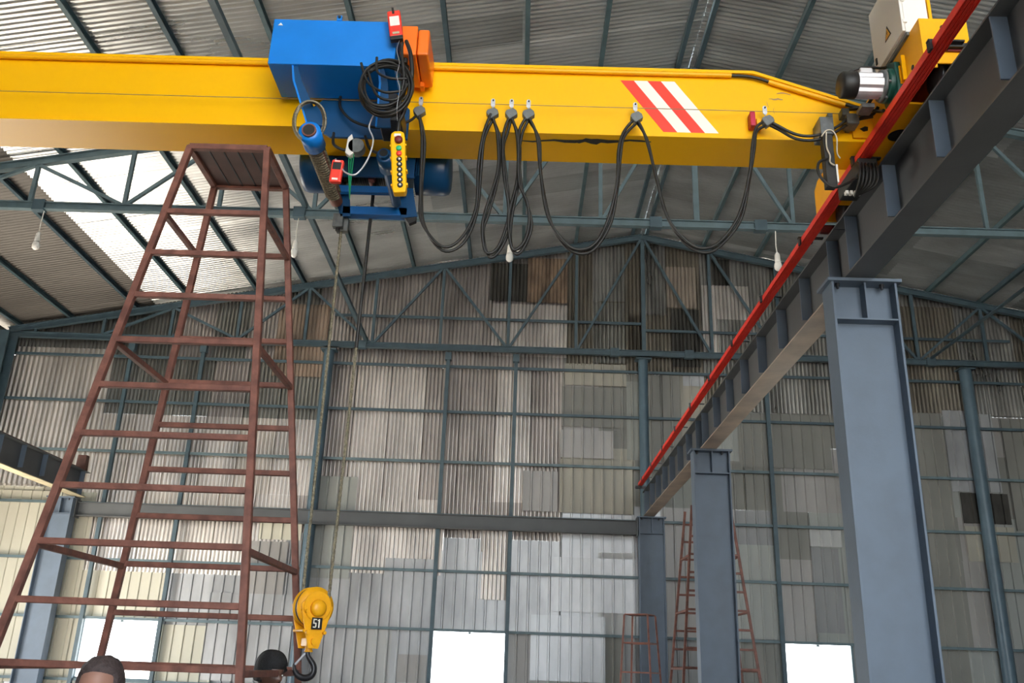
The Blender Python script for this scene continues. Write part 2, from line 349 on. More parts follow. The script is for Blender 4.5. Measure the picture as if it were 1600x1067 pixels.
# roof: corrugated sheets running down the slope, lapped
roofm = MB()
def roof_sheet(xa, xb, y0, y1, dz, m, tilt):
    n = max(4, int((y1-y0)/0.108*6)); vs = []
    xs = [xa+(xb-xa)*i/3 for i in range(4)]
    for i in range(n+1):
        y = y0+(y1-y0)*i/n; w = 0.020*math.sin(2*PI*y/0.108)
        for k, x in enumerate(xs): vs.append((x, y, roof(x)+0.135+dz+w+tilt*(y-y0)+0.006*math.sin(3*x+y*2.1)))
    fs = [(i*4+k, i*4+k+1, (i+1)*4+k+1, (i+1)*4+k) for i in range(n) for k in range(3)]
    roofm.add(vs, fs, m, True)
breaks = {-1: [XR, -0.1, -2.3, -5.57, -9.82, XL0-.5], 1: [XR, 6.2, 9.4, 12.6, 15.9, XR0+.5]}
for sg in (-1, 1):
    bs = breaks[sg]
    for k in range(len(bs)-1):
        y = YF-1
        while y < YW+0.2:
            ye = min(y+0.81*(1 if k % 2 else 1), YW+0.25)
            if sg < 0: m = RF[2] if k == 4 and y > -2 else RF[0] if k in (2, 3) else random.choice([RF[1], RF[1], RF[3]])
            else: m = random.choice([RF[3], RF[3], RF[1]])
            roof_sheet(bs[k], bs[k+1]-sg*-0.12, y, ye+0.06, 0.006*((k) % 2)+0.003*random.random(), m, random.uniform(-0.003, 0.003))
            y = ye
struct(roofm.build('ceiling', None, fix=False))
# frames around the three low openings
for i, (a, b, c, d) in enumerate(WIN):
    o = MB()
    for p, q in (((a, YW-.05, c), (b, YW-.05, c)), ((a, YW-.05, c), (a, YW-.05, d)), ((b, YW-.05, c), (b, YW-.05, d))): o.bar(p, q, 0.05, 0.05, (0, 1, 0))
    o.box(((a+b)/2-.03, YW-.10, d-.06), ((a+b)/2+.03, YW-.04, d-.02))
    struct(o.build('window_%d' % (i+1), M_TEAL))

# ------------------------------------------------------------------ wall framing
def each(name, mb, m, label, cat, group): return tag(mb.build(name, m), label, cat, group)
GZ = [-0.58, 0.77, 2.10, 3.42, 4.72, 6.00, 7.20]
gl = ['lowest teal wall rail below the bright window openings', 'teal wall rail along the tops of the bright window openings', 'second teal wall rail above the window openings', 'teal wall rail just hidden along the grey cross beam',
      'teal wall rail next above the grey cross beam', 'teal wall rail midway between cross beam and truss', 'teal wall rail right under the far truss']
for z, l in zip(GZ, gl):
    o = MB(); y = YW-.15
    o.prof([(-.035,-.03),(.035,-.03),(.035,.03),(.025,.03),(.025,-.02),(-.035,-.02)], (XL0+.3, y, z), (XR0-.3, y, z), (0, 0, 1))
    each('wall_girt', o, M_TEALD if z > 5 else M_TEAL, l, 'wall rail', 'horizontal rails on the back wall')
o = MB(); o.bar((-5.0, YW-.15, 8.53), (3.0, YW-.15, 8.53), 0.06, 0.06); o.bar((3.0, YW-.15, 8.35), (12.5, YW-.15, 8.35), 0.06, 0.06)
each('wall_girt', o, M_TEALD, 'uppermost dark rail crossing the patched gable inside the far truss', 'wall rail', 'horizontal rails on the back wall')
posts = [(-10.12, 'thin wall post at the left side of the leftmost bright opening'), (-8.27, 'thin wall post between leftmost bright opening and the ivory sheets'), (-1.96, 'thin wall post on the left edge of the middle bright opening'),
         (-0.22, 'thin wall post on the right edge of the middle bright opening'), (6.13, 'thin wall post seen between the two nearer grey columns'), (7.98, 'thin wall post beside the nearest grey column base')]
for x, l in posts:
    o = MB(); o.bar((x, YW-.20, FLOOR), (x, YW-.20, 7.55), 0.09, 0.09, (0, 1, 0)); o.box((x-.08, YW-.28, 7.35), (x+.08, YW-.14, 7.55))
    each('wall_post', o, M_TEALD, l, 'post', 'thin posts on the back wall')
for x, l, rr in ((-5.03, 'round teal pipe column behind the hanging hook ropes', .13), (3.02, 'round teal pipe column under the ridge behind the red rail end', .12), (11.2, 'round teal pipe column right of the nearest grey column', .15)):
    t = thing('pipe_column', (x, 21.72, FLOOR), l, 'column', 'pipe columns under the far truss')
    o = MB(); o.cyl((x, 21.72, FLOOR+.02), (x, 21.72, 7.5), rr, n=20); o.build('shaft', M_PIPE, t)
    o = MB(); o.box((x-.2, 21.57, 7.5), (x+.2, 21.87, 7.53)); o.build('cap_plate', M_TEALD, t)
    o = MB(); o.box((x-.25, 21.5, FLOOR), (x+.25, 21.94, FLOOR+.02)); o.build('base_plate', M_TEALD, t)
t = thing('corner_column', (-13.3, 21.3, FLOOR), 'dark teal corner column at the far left eave', 'column')
o = MB(); o.box((-13.5, 21.15, FLOOR), (-13.05, 21.18, 7.6)); o.box((-13.5, 21.57, FLOOR), (-13.05, 21.6, 7.6)); o.build('flange', M_TEALD, t)
o = MB(); o.box((-13.29, 21.18, FLOOR), (-13.27, 21.57, 7.6)); o.build('web', M_TEALD, t)

# ------------------------------------------------------------------ roof trusses and purlins
def truss(Y, label, lay):
    t = thing('roof_truss', (XR, Y, 7.7), label, 'roof truss', 'steel roof trusses')
    zb = 7.68
    for sg, nm in ((-1, 'left'), (1, 'right')):
        xe = XL0+.15 if sg < 0 else XR0-.15
        o = MB(); c = -.11
        o.prof([(-.06,-.08),(.06,-.08),(.06,-.06),(.012,-.06),(.012,.06),(.06,.06),(.06,.08),(-.06,.08),(-.06,.06),(-.012,.06),(-.012,-.06),(-.06,-.06)], (XR, Y, roof(XR)+c), (xe, Y, roof(xe)+c), (0, 0, 1)); o.build('top_chord', lay, t)
    o = MB(); o.prof([(-.055,-.075),(.055,-.075),(.055,-.055),(.012,-.055),(.012,.055),(.055,.055),(.055,.075),(-.055,.075),(-.055,.055),(-.012,.055),(-.012,-.055),(-.055,-.055)], (XL0+.15, Y, zb), (XR0-.15, Y, zb), (0, 0, 1)); o.build('bottom_chord', lay, t)
    for sg in (-1, 1):
        for k in range(0, 10):
            x = XR+sg*1.75*k
            if k == 0 and sg > 0: continue
            o = MB(); o.bar((x, Y, zb+.06), (x, Y, roof(x)-.17), 0.07 if k else .1, 0.07, (0, 1, 0)); o.build('vertical_strut', lay, t)
        for k in range(0, 9):
            a, b = XR+sg*1.75*k, XR+sg*1.75*(k+1)
            if k == 0: p, q = (a, roof(a)-.2), (b, zb+.07)
            elif k % 2: p, q = (a, zb+.07), (b, roof(b)-.2)
            else: p, q = (a, roof(a)-.2), (b, zb+.07)
            if k >= 8: continue
            if k: p, q = ((a, zb+.07), (b, roof(b)-.2)) if k % 2 == 0 else ((b, zb+.07), (a, roof(a)-.2))
            if k: p, q = ((a, zb+.07), (b, roof(b)-.2)) if k in (2, 4, 6) else ((a, roof(a)-.2), (b, zb+.07))
            o = MB(); o.bar((p[0]+sg*.05, Y-.02, p[1]), (q[0]-sg*.05, Y-.02, q[1]), 0.06, 0.06, (0, 1, 0)); o.build('diagonal_strut', lay, t)
    for x in (-9.0, -4.2, 2.3, 4.2, 10.35):
        o = MB(); o.box((x-.11, Y-.07, zb-.1), (x+.11, Y+.07, zb+.11)); o.build('splice_plate', M_TEALD, t)
    return t
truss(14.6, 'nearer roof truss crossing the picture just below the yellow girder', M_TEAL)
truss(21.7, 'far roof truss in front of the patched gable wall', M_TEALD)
PL = [2.80, 1.27, -0.13, -1.53, -3.03, -4.37, -5.90, -7.13, -8.83, -10.22, -11.9, -13.2]
PR = [3.18, 4.70, 6.10, 7.50, 9.05, 10.55, 11.88, 13.3, 14.8, 16.3]
for side, xs in (('left', PL), ('right', PR)):
    for i, x in enumerate(xs):
        o = MB(); z = roof(x)+.055
        o.prof([(-.04,-.06),(.04,-.06),(.04,-.045),(-.025,-.045),(-.025,.05),(.04,.05),(.04,.062),(-.04,.062)], (x, YF, z), (x, YW-.05, z), (0, 0, 1))
        l = 'steel purlin on the %s roof slope, %s from the ridge' % (side, ORD[i])
        each('roof_purlin', o, M_PURLIN if i % 3 else M_TEALD, l, 'purlin', 'purlins under the roof sheets')
for x, l in ((-4.1, 'long teal tie lying on the truss bottom chords left of the hoist'), (10.35, 'long dark tie lying on the truss bottom chords at far right')):
    o = MB(); o.prof([(-.045,-.045),(.045,-.045),(.045,.045),(.033,.045),(.033,-.033),(-.045,-.033)], (x, YF, 7.86), (x, 21.8, 7.80), (0, 0, 1)); each('longitudinal_tie', o, M_TEALD, l, 'tie beam', None)

# ------------------------------------------------------------------ bare bulbs hanging from the near truss
for x, zc, l in ((-8.9, 6.93, 'white bulb hanging leftmost from the nearer truss'), (-4.21, 6.93, 'white bulb hanging behind the top of the brown ladder tower'), (-0.33, 6.97, 'white bulb hanging behind the three bunched cable loops'), (4.47, 6.95, 'white bulb hanging beside the red conductor rail')):
    t = thing('pendant_bulb', (x, 14.6, 7.6), l, 'light bulb', 'bare bulbs hanging from the nearer truss')
    o = MB(); o.tube([(x, 14.6, 7.6), (x-.01, 14.6, 7.3), (x, 14.6, zc+.2)], 0.009, 6); o.build('cord', M_WHITE, t)
    o = MB(); o.lathe([(.015, .22), (.03, .2), (.045, .17), (.05, .05), (.05, .02)], (x, 14.6, zc), n=14); o.build('socket', M_WHITE, t)
    o = MB(); o.lathe([(.045, .03), (.062, 0), (.07, -.05), (.062, -.1), (.035, -.13), (.008, -.14)], (x, 14.6, zc), n=16); o.build('bulb', M_BULB, t)

# ------------------------------------------------------------------ grey steel columns
def column(x0, y0, label, top=3.5):
    """x0 = left face, y0 = near face; web faces the camera"""
    x1 = x0+.60; y1 = y0+.27; ym = (y0+y1)/2
    t = thing('steel_column', ((x0+x1)/2, ym, FLOOR), label, 'column', 'grey I-section columns carrying the crane runways')
    for a in (x0, x1-.02):
        o = MB(); o.box((a, y0, FLOOR+.03), (a+.02, y1, top-.03)); o.build('flange', M_STEEL, t)
    o = MB(); o.box((x0+.02, ym-.008, FLOOR+.03), (x1-.02, ym+.008, top-.03)); o.build('web', M_STEEL, t)
    o = MB(); o.box((x0-.04, y0-.03, top-.03), (x1+.04, y1+.03, top)); o.build('cap_plate', M_STEEL, t)
    o = MB(); o.box((x0-.1, y0-.1, FLOOR), (x1+.1, y1+.1, FLOOR+.03)); o.build('base_plate', M_STEEL, t)
    xm = x0+.31
    for f in (-1, 1):
        ya, yb = (y0+.005, ym-.008) if f < 0 else (ym+.008, y1-.005)
        o = MB(); o.box((x0+.02, ya, top-.40), (x1-.02, yb, top-.385)); o.build('stiffener', M_STEEL, t)
        o = MB(); o.box((xm-.008, ya, top-.385), (xm+.008, yb, top-.03)); o.build('stiffener', M_STEEL, t)
    for bx in (x0+.07, x0+.48):
        o = MB(); o.cyl((bx, y0+.05, top-.055), (bx, y0+.05, top-.03), .022, n=6); o.cyl((bx, y0+.05, top-.08), (bx, y0+.05, top-.055), .013, n=8); o.build('bolt', M_BLACKM, t)
    return t
cols = [column(2.82, 7.63, 'nearest grey column at right, widest and cut by the bottom edge'), column(2.82, 14.50, 'second grey column on the right row, in front of the tall red tower'),
        column(2.82, 21.38, 'farthest right-row grey column standing by the back wall', 3.48), column(-11.25, 21.30, 'left grey column carrying the left runway end by the back wall', 3.48)]

# ------------------------------------------------------------------ runway beams
def runway(xc, sg, label, y_end, spans, under=None):
    """I-girder with web plates and stiffeners; sg = side of the visible face"""
    t = thing('runway_beam', (xc, 5, 3.5), label, 'runway beam', 'grey crane runway beams')
    zb, zt = 3.5, 4.1; w = .13
    for i, (a, b) in enumerate(spans):
        o = MB(); o.box((xc-w, a, zb), (xc+w, b, zb+.016)); o.build('bottom_flange', under[i] if under else M_RUN, t)
        o = MB(); o.box((xc-w, a, zt-.016), (xc+w, b, zt)); o.build('top_flange', M_RUN, t)
        o = MB(); o.box((xc-.006, a, zb+.016), (xc+.006, b, zt-.016)); o.build('web', M_RUN, t)
        n = 7; st = (b-a-.5)/n
        for k in range(n+1):
            y = a+.25+k*st
            for s in (-1, 1):
                o = MB(); x0, x1 = sorted((xc+s*.006, xc+s*(w-.012)))
                if k in (0, n): o.box((x0, y-.006, zb+.016), (x1, y+.006, zt-.016))
                else: o.box((x0, y-.006, zb+.10), (x1, y+.006, zt-.016))
                o.build('stiffener', M_STEEL, t)
    return t
runway(3.07, -1, 'right runway beam running from the near top corner to the back wall', 21.6, [(-6.0, 0.84), (0.86, 7.76), (7.78, 14.64), (14.66, 21.62)], [M_RUN, M_RUN, M_BROWN_GLARE, M_BROWN_GLARE])
runway(-10.58, 1, 'left runway beam with cream underside behind the brown tower', 21.6, [(-6.0, 0.84), (0.86, 7.76), (7.78, 14.64), (14.66, 21.50)], [M_CREAMF]*4)
for x, l in ((3.07, 'crane rail on top of the right runway beam'), (-10.58, 'dark crane rail on top of the left runway beam')):
    o = MB(); o.prof([(-.04,0),(.04,0),(.04,.008),(.012,.012),(.012,.035),(.028,.04),(.028,.055),(-.028,.055),(-.028,.04),(-.012,.035),(-.012,.012),(-.04,.008)], (x, -6, 4.1), (x, 21.4, 4.1), (0, 0, 1)); each('crane_rail', o, M_RUSTD, l, 'rail', None)
t = thing('rail_stop', (-10.55, 21.2, 4.1), 'dark steel end stop on the left runway beam end', 'end stop')
o = MB(); o.plate([(-10.68, 4.1), (-10.44, 4.1), (-10.46, 4.46), (-10.66, 4.46)], 'y', 21.15, 21.3); o.build('block', M_RUSTD, t)
# cross beam between the two rows at the back wall
t = thing('cross_beam', (-3.6, 21.6, 3.2), 'long grey cross beam along the back wall between the runway columns', 'beam')
o = MB(); o.box((-10.63, 21.52, 3.38), (2.80, 21.70, 3.395)); o.build('top_flange', M_RUN, t)
o = MB(); o.box((-10.63, 21.52, 3.07), (2.80, 21.70, 3.085)); o.build('bottom_flange', M_RUN, t)
o = MB(); o.box((-10.63, 21.60, 3.085), (2.80, 21.61, 3.38)); o.build('web', M_RUN, t)
for x in (2.79, -10.64):
    o = MB(); o.box((x-.015, 21.45, 3.02), (x+.015, 21.70, 3.45)); o.build('end_plate', M_RUN, t)

# ------------------------------------------------------------------ red conductor rail
t = thing('conductor_rail', (2.77, 20.7, 4.1), 'bright red insulated conductor rail running along the right runway beam', 'conductor rail')
for k in range(4):
    x = 2.735+k*.026
    o = MB(); o.prof([(-.011,-.03),(-.004,-.03),(-.004,-.012),(.004,-.012),(.004,-.03),(.011,-.03),(.011,.03),(-.011,.03)], (x, -4, 4.11), (x, 20.75, 4.11), (0, 0, 1)); o.build('red_insulated_bar', M_REDROT, t)
y = 0.6
while y < 21:
    o = MB(); o.box((2.70, y-.02, 4.142), (2.95, y+.02, 4.155)); o.box((2.705, y-.025, 4.07), (2.722, y+.025, 4.142)); o.box((2.825, y-.02, 4.09), (2.84, y+.02, 4.142)); o.build('hanger_bracket', M_BLACKM, t)
    y += 1.5
o = MB(); o.box((2.66, 20.70, 4.02), (2.90, 20.80, 4.07)); o.build('end_bracket', M_BLACKM, t)
# collector riding on the conductor rail
t = thing('current_collector', (2.66, 6.6, 3.95), 'black current collector with bundled leads under the red rail', 'current collector')
o = MB(); o.box((2.70, 6.45, 3.93), (2.86, 6.95, 4.06)); bev(o.build('collector_body', M_BLACK, t), .01)
for k in range(6):
    o = MB(); x = 2.71+k*.028; o.tube(smooth_path([(x, 6.50, 4.05), (x-.03, 6.38, 3.92), (x-.05, 6.40, 3.78), (2.66, 6.5, 3.72)], 5), .010, 6); o.build('lead', M_BLACK, t)
for k in range(4):
    o = MB(); o.box((2.60+k*.035, 6.52, 3.76), (2.622+k*.035, 6.56, 3.79)); o.build('white_terminal', M_WHITE, t)

# ------------------------------------------------------------------ bridge girder
GY0, GY1, GB, GT = 6.40, 6.84, 4.20, 4.82
g = thing('bridge_girder', (-3.6, 6.62, GB), 'yellow box girder spanning the whole top of the picture', 'crane girder')
out = [(-9.9, GB), (2.80, GB), (2.80, 4.50), (1.86, GT), (-9.0, GT), (-9.9, 4.50)]
o = MB(); o.plate(out, 'y', GY0+.02, GY1-.02); bev(o.build('box_web', M_YEL, g), .004, 1)
o = MB(); o.box((-9.9, GY0, GB-.022), (2.80, GY1, GB)); o.build('bottom_plate', M_YEL, g)
o = MB(); a = Vector((1.86, 0, GT)); b = Vector((2.80, 0, 4.50))
o.plate([(-9.0, GT), (1.86, GT), (2.80, 4.50), (2.80, 4.525), (1.87, GT+.027), (-9.0, GT+.027)], 'y', GY0-.01, GY1+.01); o.build('top_plate', M_YEL, g)
# painted stripes on the girder face
for k in range(4):
    xa, xb = 0.74+k*.115, 0.74+(k+1)*.115
    o = MB(); s0 = .355; o.plate([(xa+s0, 4.235), (xb+s0, 4.235), (xb, 4.735), (xa, 4.735)], 'y', GY0+.018, GY0+.0195); o.build('warning_stripe', M_REDP if k % 2 == 0 else M_WHITEP, g)
# conduit along the top edge, opened at the knee where the black cable shows
o = MB(); o.cyl((-9.0, GY0-.006, 4.795), (1.68, GY0-.006, 4.795), .021, n=12); o.build('conduit', M_YEL2, g)
d = (b-a).normalized()
o = MB(); p = a+d*.14; q = a+d*.80; o.cyl((p.x, GY0-.006, p.z-.035), (q.x, GY0-.006, q.z-.035), .021, n=12); o.build('conduit', M_YEL2, g)
o = MB(); o.tube(smooth_path([(1.62, GY0-.006, 4.795), (1.80, GY0-.008, 4.79), (1.92, GY0-.01, 4.765), (2.03, GY0-.006, 4.725)], 5), .014, 8); o.build('conduit_cable', M_BLACK, g)
o = MB(); o.tube(smooth_path([(2.62, GY0-.006, 4.535), (2.7, GY0-.02, 4.50), (2.76, GY0-.06, 4.46)], 4), .014, 8); o.build('conduit_cable', M_BLACK, g)
# grease streak and scratch marks, shapes of their own on the paint
o = MB()
def smear(pts, w, y=None, z=None):
    vs = []; n = len(pts)
    for i, (u, v) in enumerate(pts):
        ww = w*(0.25+math.sin(PI*(i+.3)/(n))*random.uniform(.6, 1.2))
        vs += [(u, y, v-ww), (u, y, v+ww)] if y is not None else [(u, v-ww, z), (u, v+ww, z)]
    o.add(vs, [(2*i, 2*i+1, 2*i+3, 2*i+2) for i in range(n-1)])
smear([(-.08+.09*i, 6.52+.012*math.sin(i*1.7)-i*.004) for i in range(13)], .020, z=GB-.0235)
smear([(.35+.05*i, 6.50+.02*math.sin(i*2.1)) for i in range(6)], .028, z=GB-.0236)
o.build('grease_streak', M_OILY, g, fix=False)
o = MB()
smear([(1.99+.02*i, 4.585+.004*math.sin(i*2)) for i in range(7)], .006, y=GY0+.017); smear([(1.97+.005*i, 4.56-.02*i) for i in range(4)], .007, y=GY0+.017); smear([(2.03, 4.50), (2.02, 4.47), (2.03, 4.44)], .006, y=GY0+.017); smear([(2.06+.03*i, 4.64+.01*math.sin(i)) for i in range(5)], .005, y=GY0+.017); smear([(2.20, 4.60), (2.205, 4.58)], .005, y=GY0+.017)
o.build('scratch_marks', M_WIRE, g, fix=False)
# small red lamp-like stop box and bracket
t = thing('red_stop_box', (1.83, 6.37, 4.33), 'small red box bolted to the girder beside the last cable hanger', 'end stop')
o = MB(); o.box((1.80, 6.33, 4.265), (1.845, 6.415, 4.40)); bev(o.build('block', M_CRIM, t), .008)
o = MB(); o.box((1.865, 6.37, 4.26), (1.90, 6.415, 4.36)); o.build('bracket', M_YEL2, t)
# festoon wire
o = MB(); o.cyl((-9.5, 6.33, 4.40), (2.62, 6.33, 4.40), .0035, n=6); tag(o.build('festoon_wire', M_WIRE), 'thin taut wire along the face of the yellow girder', 'wire')

# ------------------------------------------------------------------ festoon hangers and cable
hx = [(-.93, 'cable hanger at the right of the black cable coil'), (-.33, 'leftmost of the three bunched cable hangers'), (-.176, 'middle of the three bunched cable hangers'), (-.035, 'rightmost of the three bunched cable hangers'),
      (.85, 'cable hanger left of the red and white stripes'), (1.92, 'cable hanger beside the small red box on the girder')]
for x, l in hx:
    t = thing('cable_hanger', (x, 6.31, 4.40), l, 'cable hanger', 'festoon hangers on the girder wire')
    o = MB(); o.plate([(x-.017, 4.375), (x-.006, 4.36), (x+.010, 4.36), (x+.018, 4.375), (x+.018, 4.43), (x+.008, 4.445), (x-.008, 4.445), (x-.018, 4.43)], 'y', 6.315, 6.322); o.build('roller_plate', M_ZINC, t)
    o = MB(); o.cyl((x+.002, 6.305, 4.425), (x+.002, 6.33, 4.425), .007, n=10); o.build('roller', M_BLACKM, t)
    o = MB(); o.cyl((x, 6.318, 4.31), (x, 6.318, 4.37), .005, n=8); o.build('stem', M_ZINC, t)
    o = MB(); o.plate([(x-.050, 4.262), (x-.010, 4.205), (x+.055, 4.255), (x+.045, 4.29), (x+.015, 4.315), (x-.04, 4.29)], 'y', 6.245, 6.30); bev(o.build('cable_clamp', M_GREYM, t), .004, 1)
LOOPS = {
 'a': ([(-.93,4.24),(-.88,4.0),(-.865,3.53),(-.83,3.24),(-.67,3.03),(-.52,3.1),(-.42,3.37),(-.41,3.77),(-.39,4.04),(-.33,4.24)], 'wide cable loop hanging right of the hoist'),
 'b': ([(-.33,4.24),(-.27,4.05),(-.26,3.72),(-.33,3.37),(-.36,3.2),(-.32,3.0),(-.24,3.03),(-.17,3.21),(-.16,3.38),(-.2,3.66),(-.23,3.96),(-.21,4.12),(-.176,4.24)], 'left one of the two long narrow cable loops'),
 'c': ([(-.176,4.24),(-.11,4.05),(-.1,3.67),(-.15,3.32),(-.14,3.1),(-.1,3.02),(-.03,3.1),(.01,3.27),(-.02,3.44),(-.08,3.61),(-.1,3.9),(-.09,4.11),(-.035,4.24)], 'right one of the two long narrow cable loops'),
 'd': ([(-.035,4.24),(.05,4.06),(.08,3.73),(.15,3.33),(.27,3.11),(.39,3.04),(.52,3.1),(.63,3.32),(.69,3.63),(.71,3.93),(.75,4.11),(.85,4.25)], 'wide cable loop hanging left of the red and white stripes'),
 'e': ([(.85,4.25),(.93,4.08),(1.0,3.73),(1.08,3.36),(1.21,3.15),(1.35,3.08),(1.49,3.15),(1.65,3.38),(1.74,3.73),(1.79,4.02),(1.83,4.19),(1.92,4.26)], 'wide cable loop hanging below the red and white stripes'),
 'f': ([(1.92,4.26),(2.0,4.22),(2.15,4.13),(2.31,4.12),(2.47,4.20),(2.60,4.30),(2.69,4.34),(2.78,4.36)], 'short thick cable run to the end carriage'),
}
for k, (pts, l) in LOOPS.items():
    t = thing('festoon_cable', (pts[0][0], 6.27, pts[0][1]), 'black '+l, 'cable', 'black festoon cable loops under the girder')
    for j, (off, rr) in enumerate(((-.011, .0125), (.013, .0125))):
        P = [(x+off*(.9 if i % 2 else .3), 6.27+off*1.2+.01*math.sin(i*1.3), z-(off*.9)) for i, (x, z) in enumerate(pts)]
        o = MB(); o.tube(smooth_path(P, 6), rr, 8); o.build('conductor_strand', M_BLACK, t)

# bracket arm and dark post with pale string near the end carriage
t = thing('limit_switch_post', (2.36, 6.3, 4.2), 'dark hanging post tied with pale string at the girder end', 'post')
o = MB(); o.box((2.33, 6.22, 4.13), (2.44, 6.40, 4.29)); o.box((2.40, 6.22, 4.29), (2.44, 6.32, 4.33)); bev(o.build('bracket', M_GREYM, t), .004, 1)
o = MB(); o.box((2.345, 6.23, 3.66), (2.425, 6.31, 4.13)); bev(o.build('post', M_BLACK, t), .006)
o = MB(); o.box((2.43, 6.24, 3.70), (2.445, 6.30, 3.86)); o.build('white_strip', M_WHITE, t)
o = MB(); o.tube(smooth_path([(2.33, 6.215, 4.10), (2.37, 6.21, 4.15), (2.42, 6.21, 4.15), (2.45, 6.215, 4.08), (2.44, 6.215, 3.95), (2.46, 6.215, 3.90)], 5), .006, 6); o.tube(smooth_path([(2.37, 6.215, 4.14), (2.36, 6.21, 4.0), (2.38, 6.21, 3.92), (2.375, 6.21, 3.86), (2.41, 6.21, 3.83)], 5), .006, 6); o.build('string', M_CREAMW, t)
o = MB(); o.tube(smooth_path([(2.36, 6.22, 3.90), (2.28, 6.2, 3.84), (2.27, 6.18, 3.72), (2.36, 6.18, 3.62), (2.48, 6.2, 3.66), (2.58, 6.3, 3.76), (2.68, 6.45, 3.86)], 6), .012, 8); tag(o.build('looped_lead', M_BLACK), 'black lead looping under the hanging post to the red rail', 'cable')
t = thing('cable_clamp_block', (2.59, 6.3, 4.3), 'grey clamp holding the thick cable beside the end carriage', 'clamp')
o = MB(); o.box((2.56, 6.24, 4.25), (2.66, 6.36, 4.345)); o.box((2.53, 6.25, 4.335), (2.59, 6.34, 4.40)); o.box((2.6, 6.36, 4.27), (2.64, 6.42, 4.33)); bev(o.build('block', M_GREYM, t), .004, 1)

# ------------------------------------------------------------------ end carriage with drive
ec = thing('end_carriage', (3.0, 6.65, 4.15), 'yellow end carriage riding on the right runway beam', 'end carriage')
CX0, CX1, CY0, CY1, CB, CT = 2.84, 3.19, 5.45, 7.90, 4.215, 4.63
o = MB()
side = [(CY0, 4.32), (CY0+.05, CB+.02), (CY0+.32, CB+.02), (CY0+.34, CB-.03), (CY1-.34, CB-.03), (CY1-.32, CB+.02), (CY1, CB+.02), (CY1, CT-.05), (CY1-.1, CT), (CY0, CT)]
o.plate(side, 'x', CX0, CX0+.014); o.build('side_plate', M_YEL2, ec)
o = MB(); o.plate(side, 'x', CX1-.014, CX1); o.build('side_plate', M_YEL2, ec)
o = MB(); o.box((CX0+.014, CY0, CT-.014), (CX1-.014, CY1-.1, CT)); o.build('top_plate', M_YEL2, ec)
o = MB(); o.box((CX0+.014, CY0+.42, CB-.03), (CX1-.014, CY1-.42, CB-.014)); o.build('bottom_plate', M_YEL2, ec)
o = MB(); o.cyl((2.99, 6.30, CB-.032), (2.99, 6.30, CB-.030), .085, n=24); o.cyl((2.99, 7.0, CB-.032), (2.99, 7.0, CB-.030), .085, n=24); o.build('hand_hole', M_BLACKM, ec)
o = MB(); o.plate([(CX0, 4.20), (CX0+.09, 4.20), (CX0+.09, 4.235), (CX1-.06, 4.235), (CX1, 4.30), (CX1, CT), (CX0, CT)], 'y', CY0-.012, CY0); o.build('end_plate', M_YEL2, ec)
o = MB(); o.plate([(CX0, CB+.02), (CX1, CB+.02), (CX1, CT-.05), (CX0, CT-.05)], 'y', CY1, CY1+.012); o.build('end_plate', M_YEL2, ec)
o = MB(); o.box((CX0+.13, CY0-.03, 4.33), (CX1+.02, CY0-.012, 4.395)); o.build('buffer_plate', M_MAROON, ec)
o = MB(); o.box((CX0+.15, CY0-.06, 4.345), (CX1+.0, CY0-.03, 4.38)); o.build('buffer_pad', M_BLACK, ec)
o = MB(); o.cyl((CX0+.17, CY0-.016, 4.55), (CX0+.17, CY0-.012, 4.55), .022, n=14); o.cyl((CX0-.004, 5.62, 4.33), (CX0, 5.62, 4.33), .02, n=12); o.build('bolt_hole', M_BLACK, ec)
for y in (CY0+.19, CY1-.19):
    o = MB(); o.lathe([(.06, -.07), (.13, -.07), (.13, -.05), (.105, -.045), (.105, .045), (.13, .05), (.13, .07), (.06, .07)], (3.07, y, 4.26), (1, 0, 0), 24); o.build('wheel', M_BLACKM, ec)
o = MB(); o.box((CX0+.03, CY1+.012, 4.12), (CX1-.05, CY1+.05, 4.20)); o.build('rail_sweep', M_MAROON, ec)
for k in range(3):
    o = MB(); o.box((CX0-.03, 5.72+k*.05, 4.30), (CX0, 5.735+k*.05, 4.52-.06*k)); o.build('rib', M_YEL, ec)
# heart shaped and round openings on the gusset between girder and carriage
o = MB(); o.plate([(2.80, 4.22), (2.84, 4.22), (2.84, 4.50), (2.80, 4.50)], 'y', GY0+.0, GY1-.0); o.box((2.66, GY0-.004, 4.215), (2.84, GY0+.018, 4.40)); o.build('connection_gusset', M_YEL2, ec)
o = MB(); o.plate([(2.72, 4.30), (2.75, 4.275), (2.785, 4.285), (2.79, 4.32), (2.765, 4.325), (2.745, 4.315)], 'y', GY0-.007, GY0-.004); o.build('gusset_opening', M_BLACK, ec)
# drive motor
dm = thing('drive_motor', (2.7, 5.95, 4.4), 'travel drive motor, black fan cover and silver body on green gearbox', 'motor')
ym, zm = 5.93, 4.385
o = MB(); o.lathe([(.085, 0), (.105, .02), (.108, .12), (.105, .125)], (2.40, ym, zm), (1, 0, 0), 28); o.build('fan_cover', M_BLACK, dm)
o = MB()
n = 24; vs = []; 
for xx in (2.52, 2.725):
    for i in range(n):
        r = .102 if i % 4 < 3 else .088
        vs.append((xx, ym+r*math.cos(2*PI*i/n), zm+r*math.sin(2*PI*i/n)))
o.add(vs, [(i, (i+1) % n, n+(i+1) % n, n+i) for i in range(n)]+[tuple(range(n)), tuple(range(n, 2*n))]); o.build('finned_body', M_ALU, dm)
o = MB(); o.box((2.56, ym-.045, zm+.08), (2.66, ym+.045, zm+.14)); bev(o.build('terminal_box', M_ALU, dm), .01)
o = MB(); o.lathe([(.10, 0), (.125, .005), (.125, .025), (.11, .03)], (2.715, ym, zm), (1, 0, 0), 24); o.build('flange_ring', M_GREYM, dm)
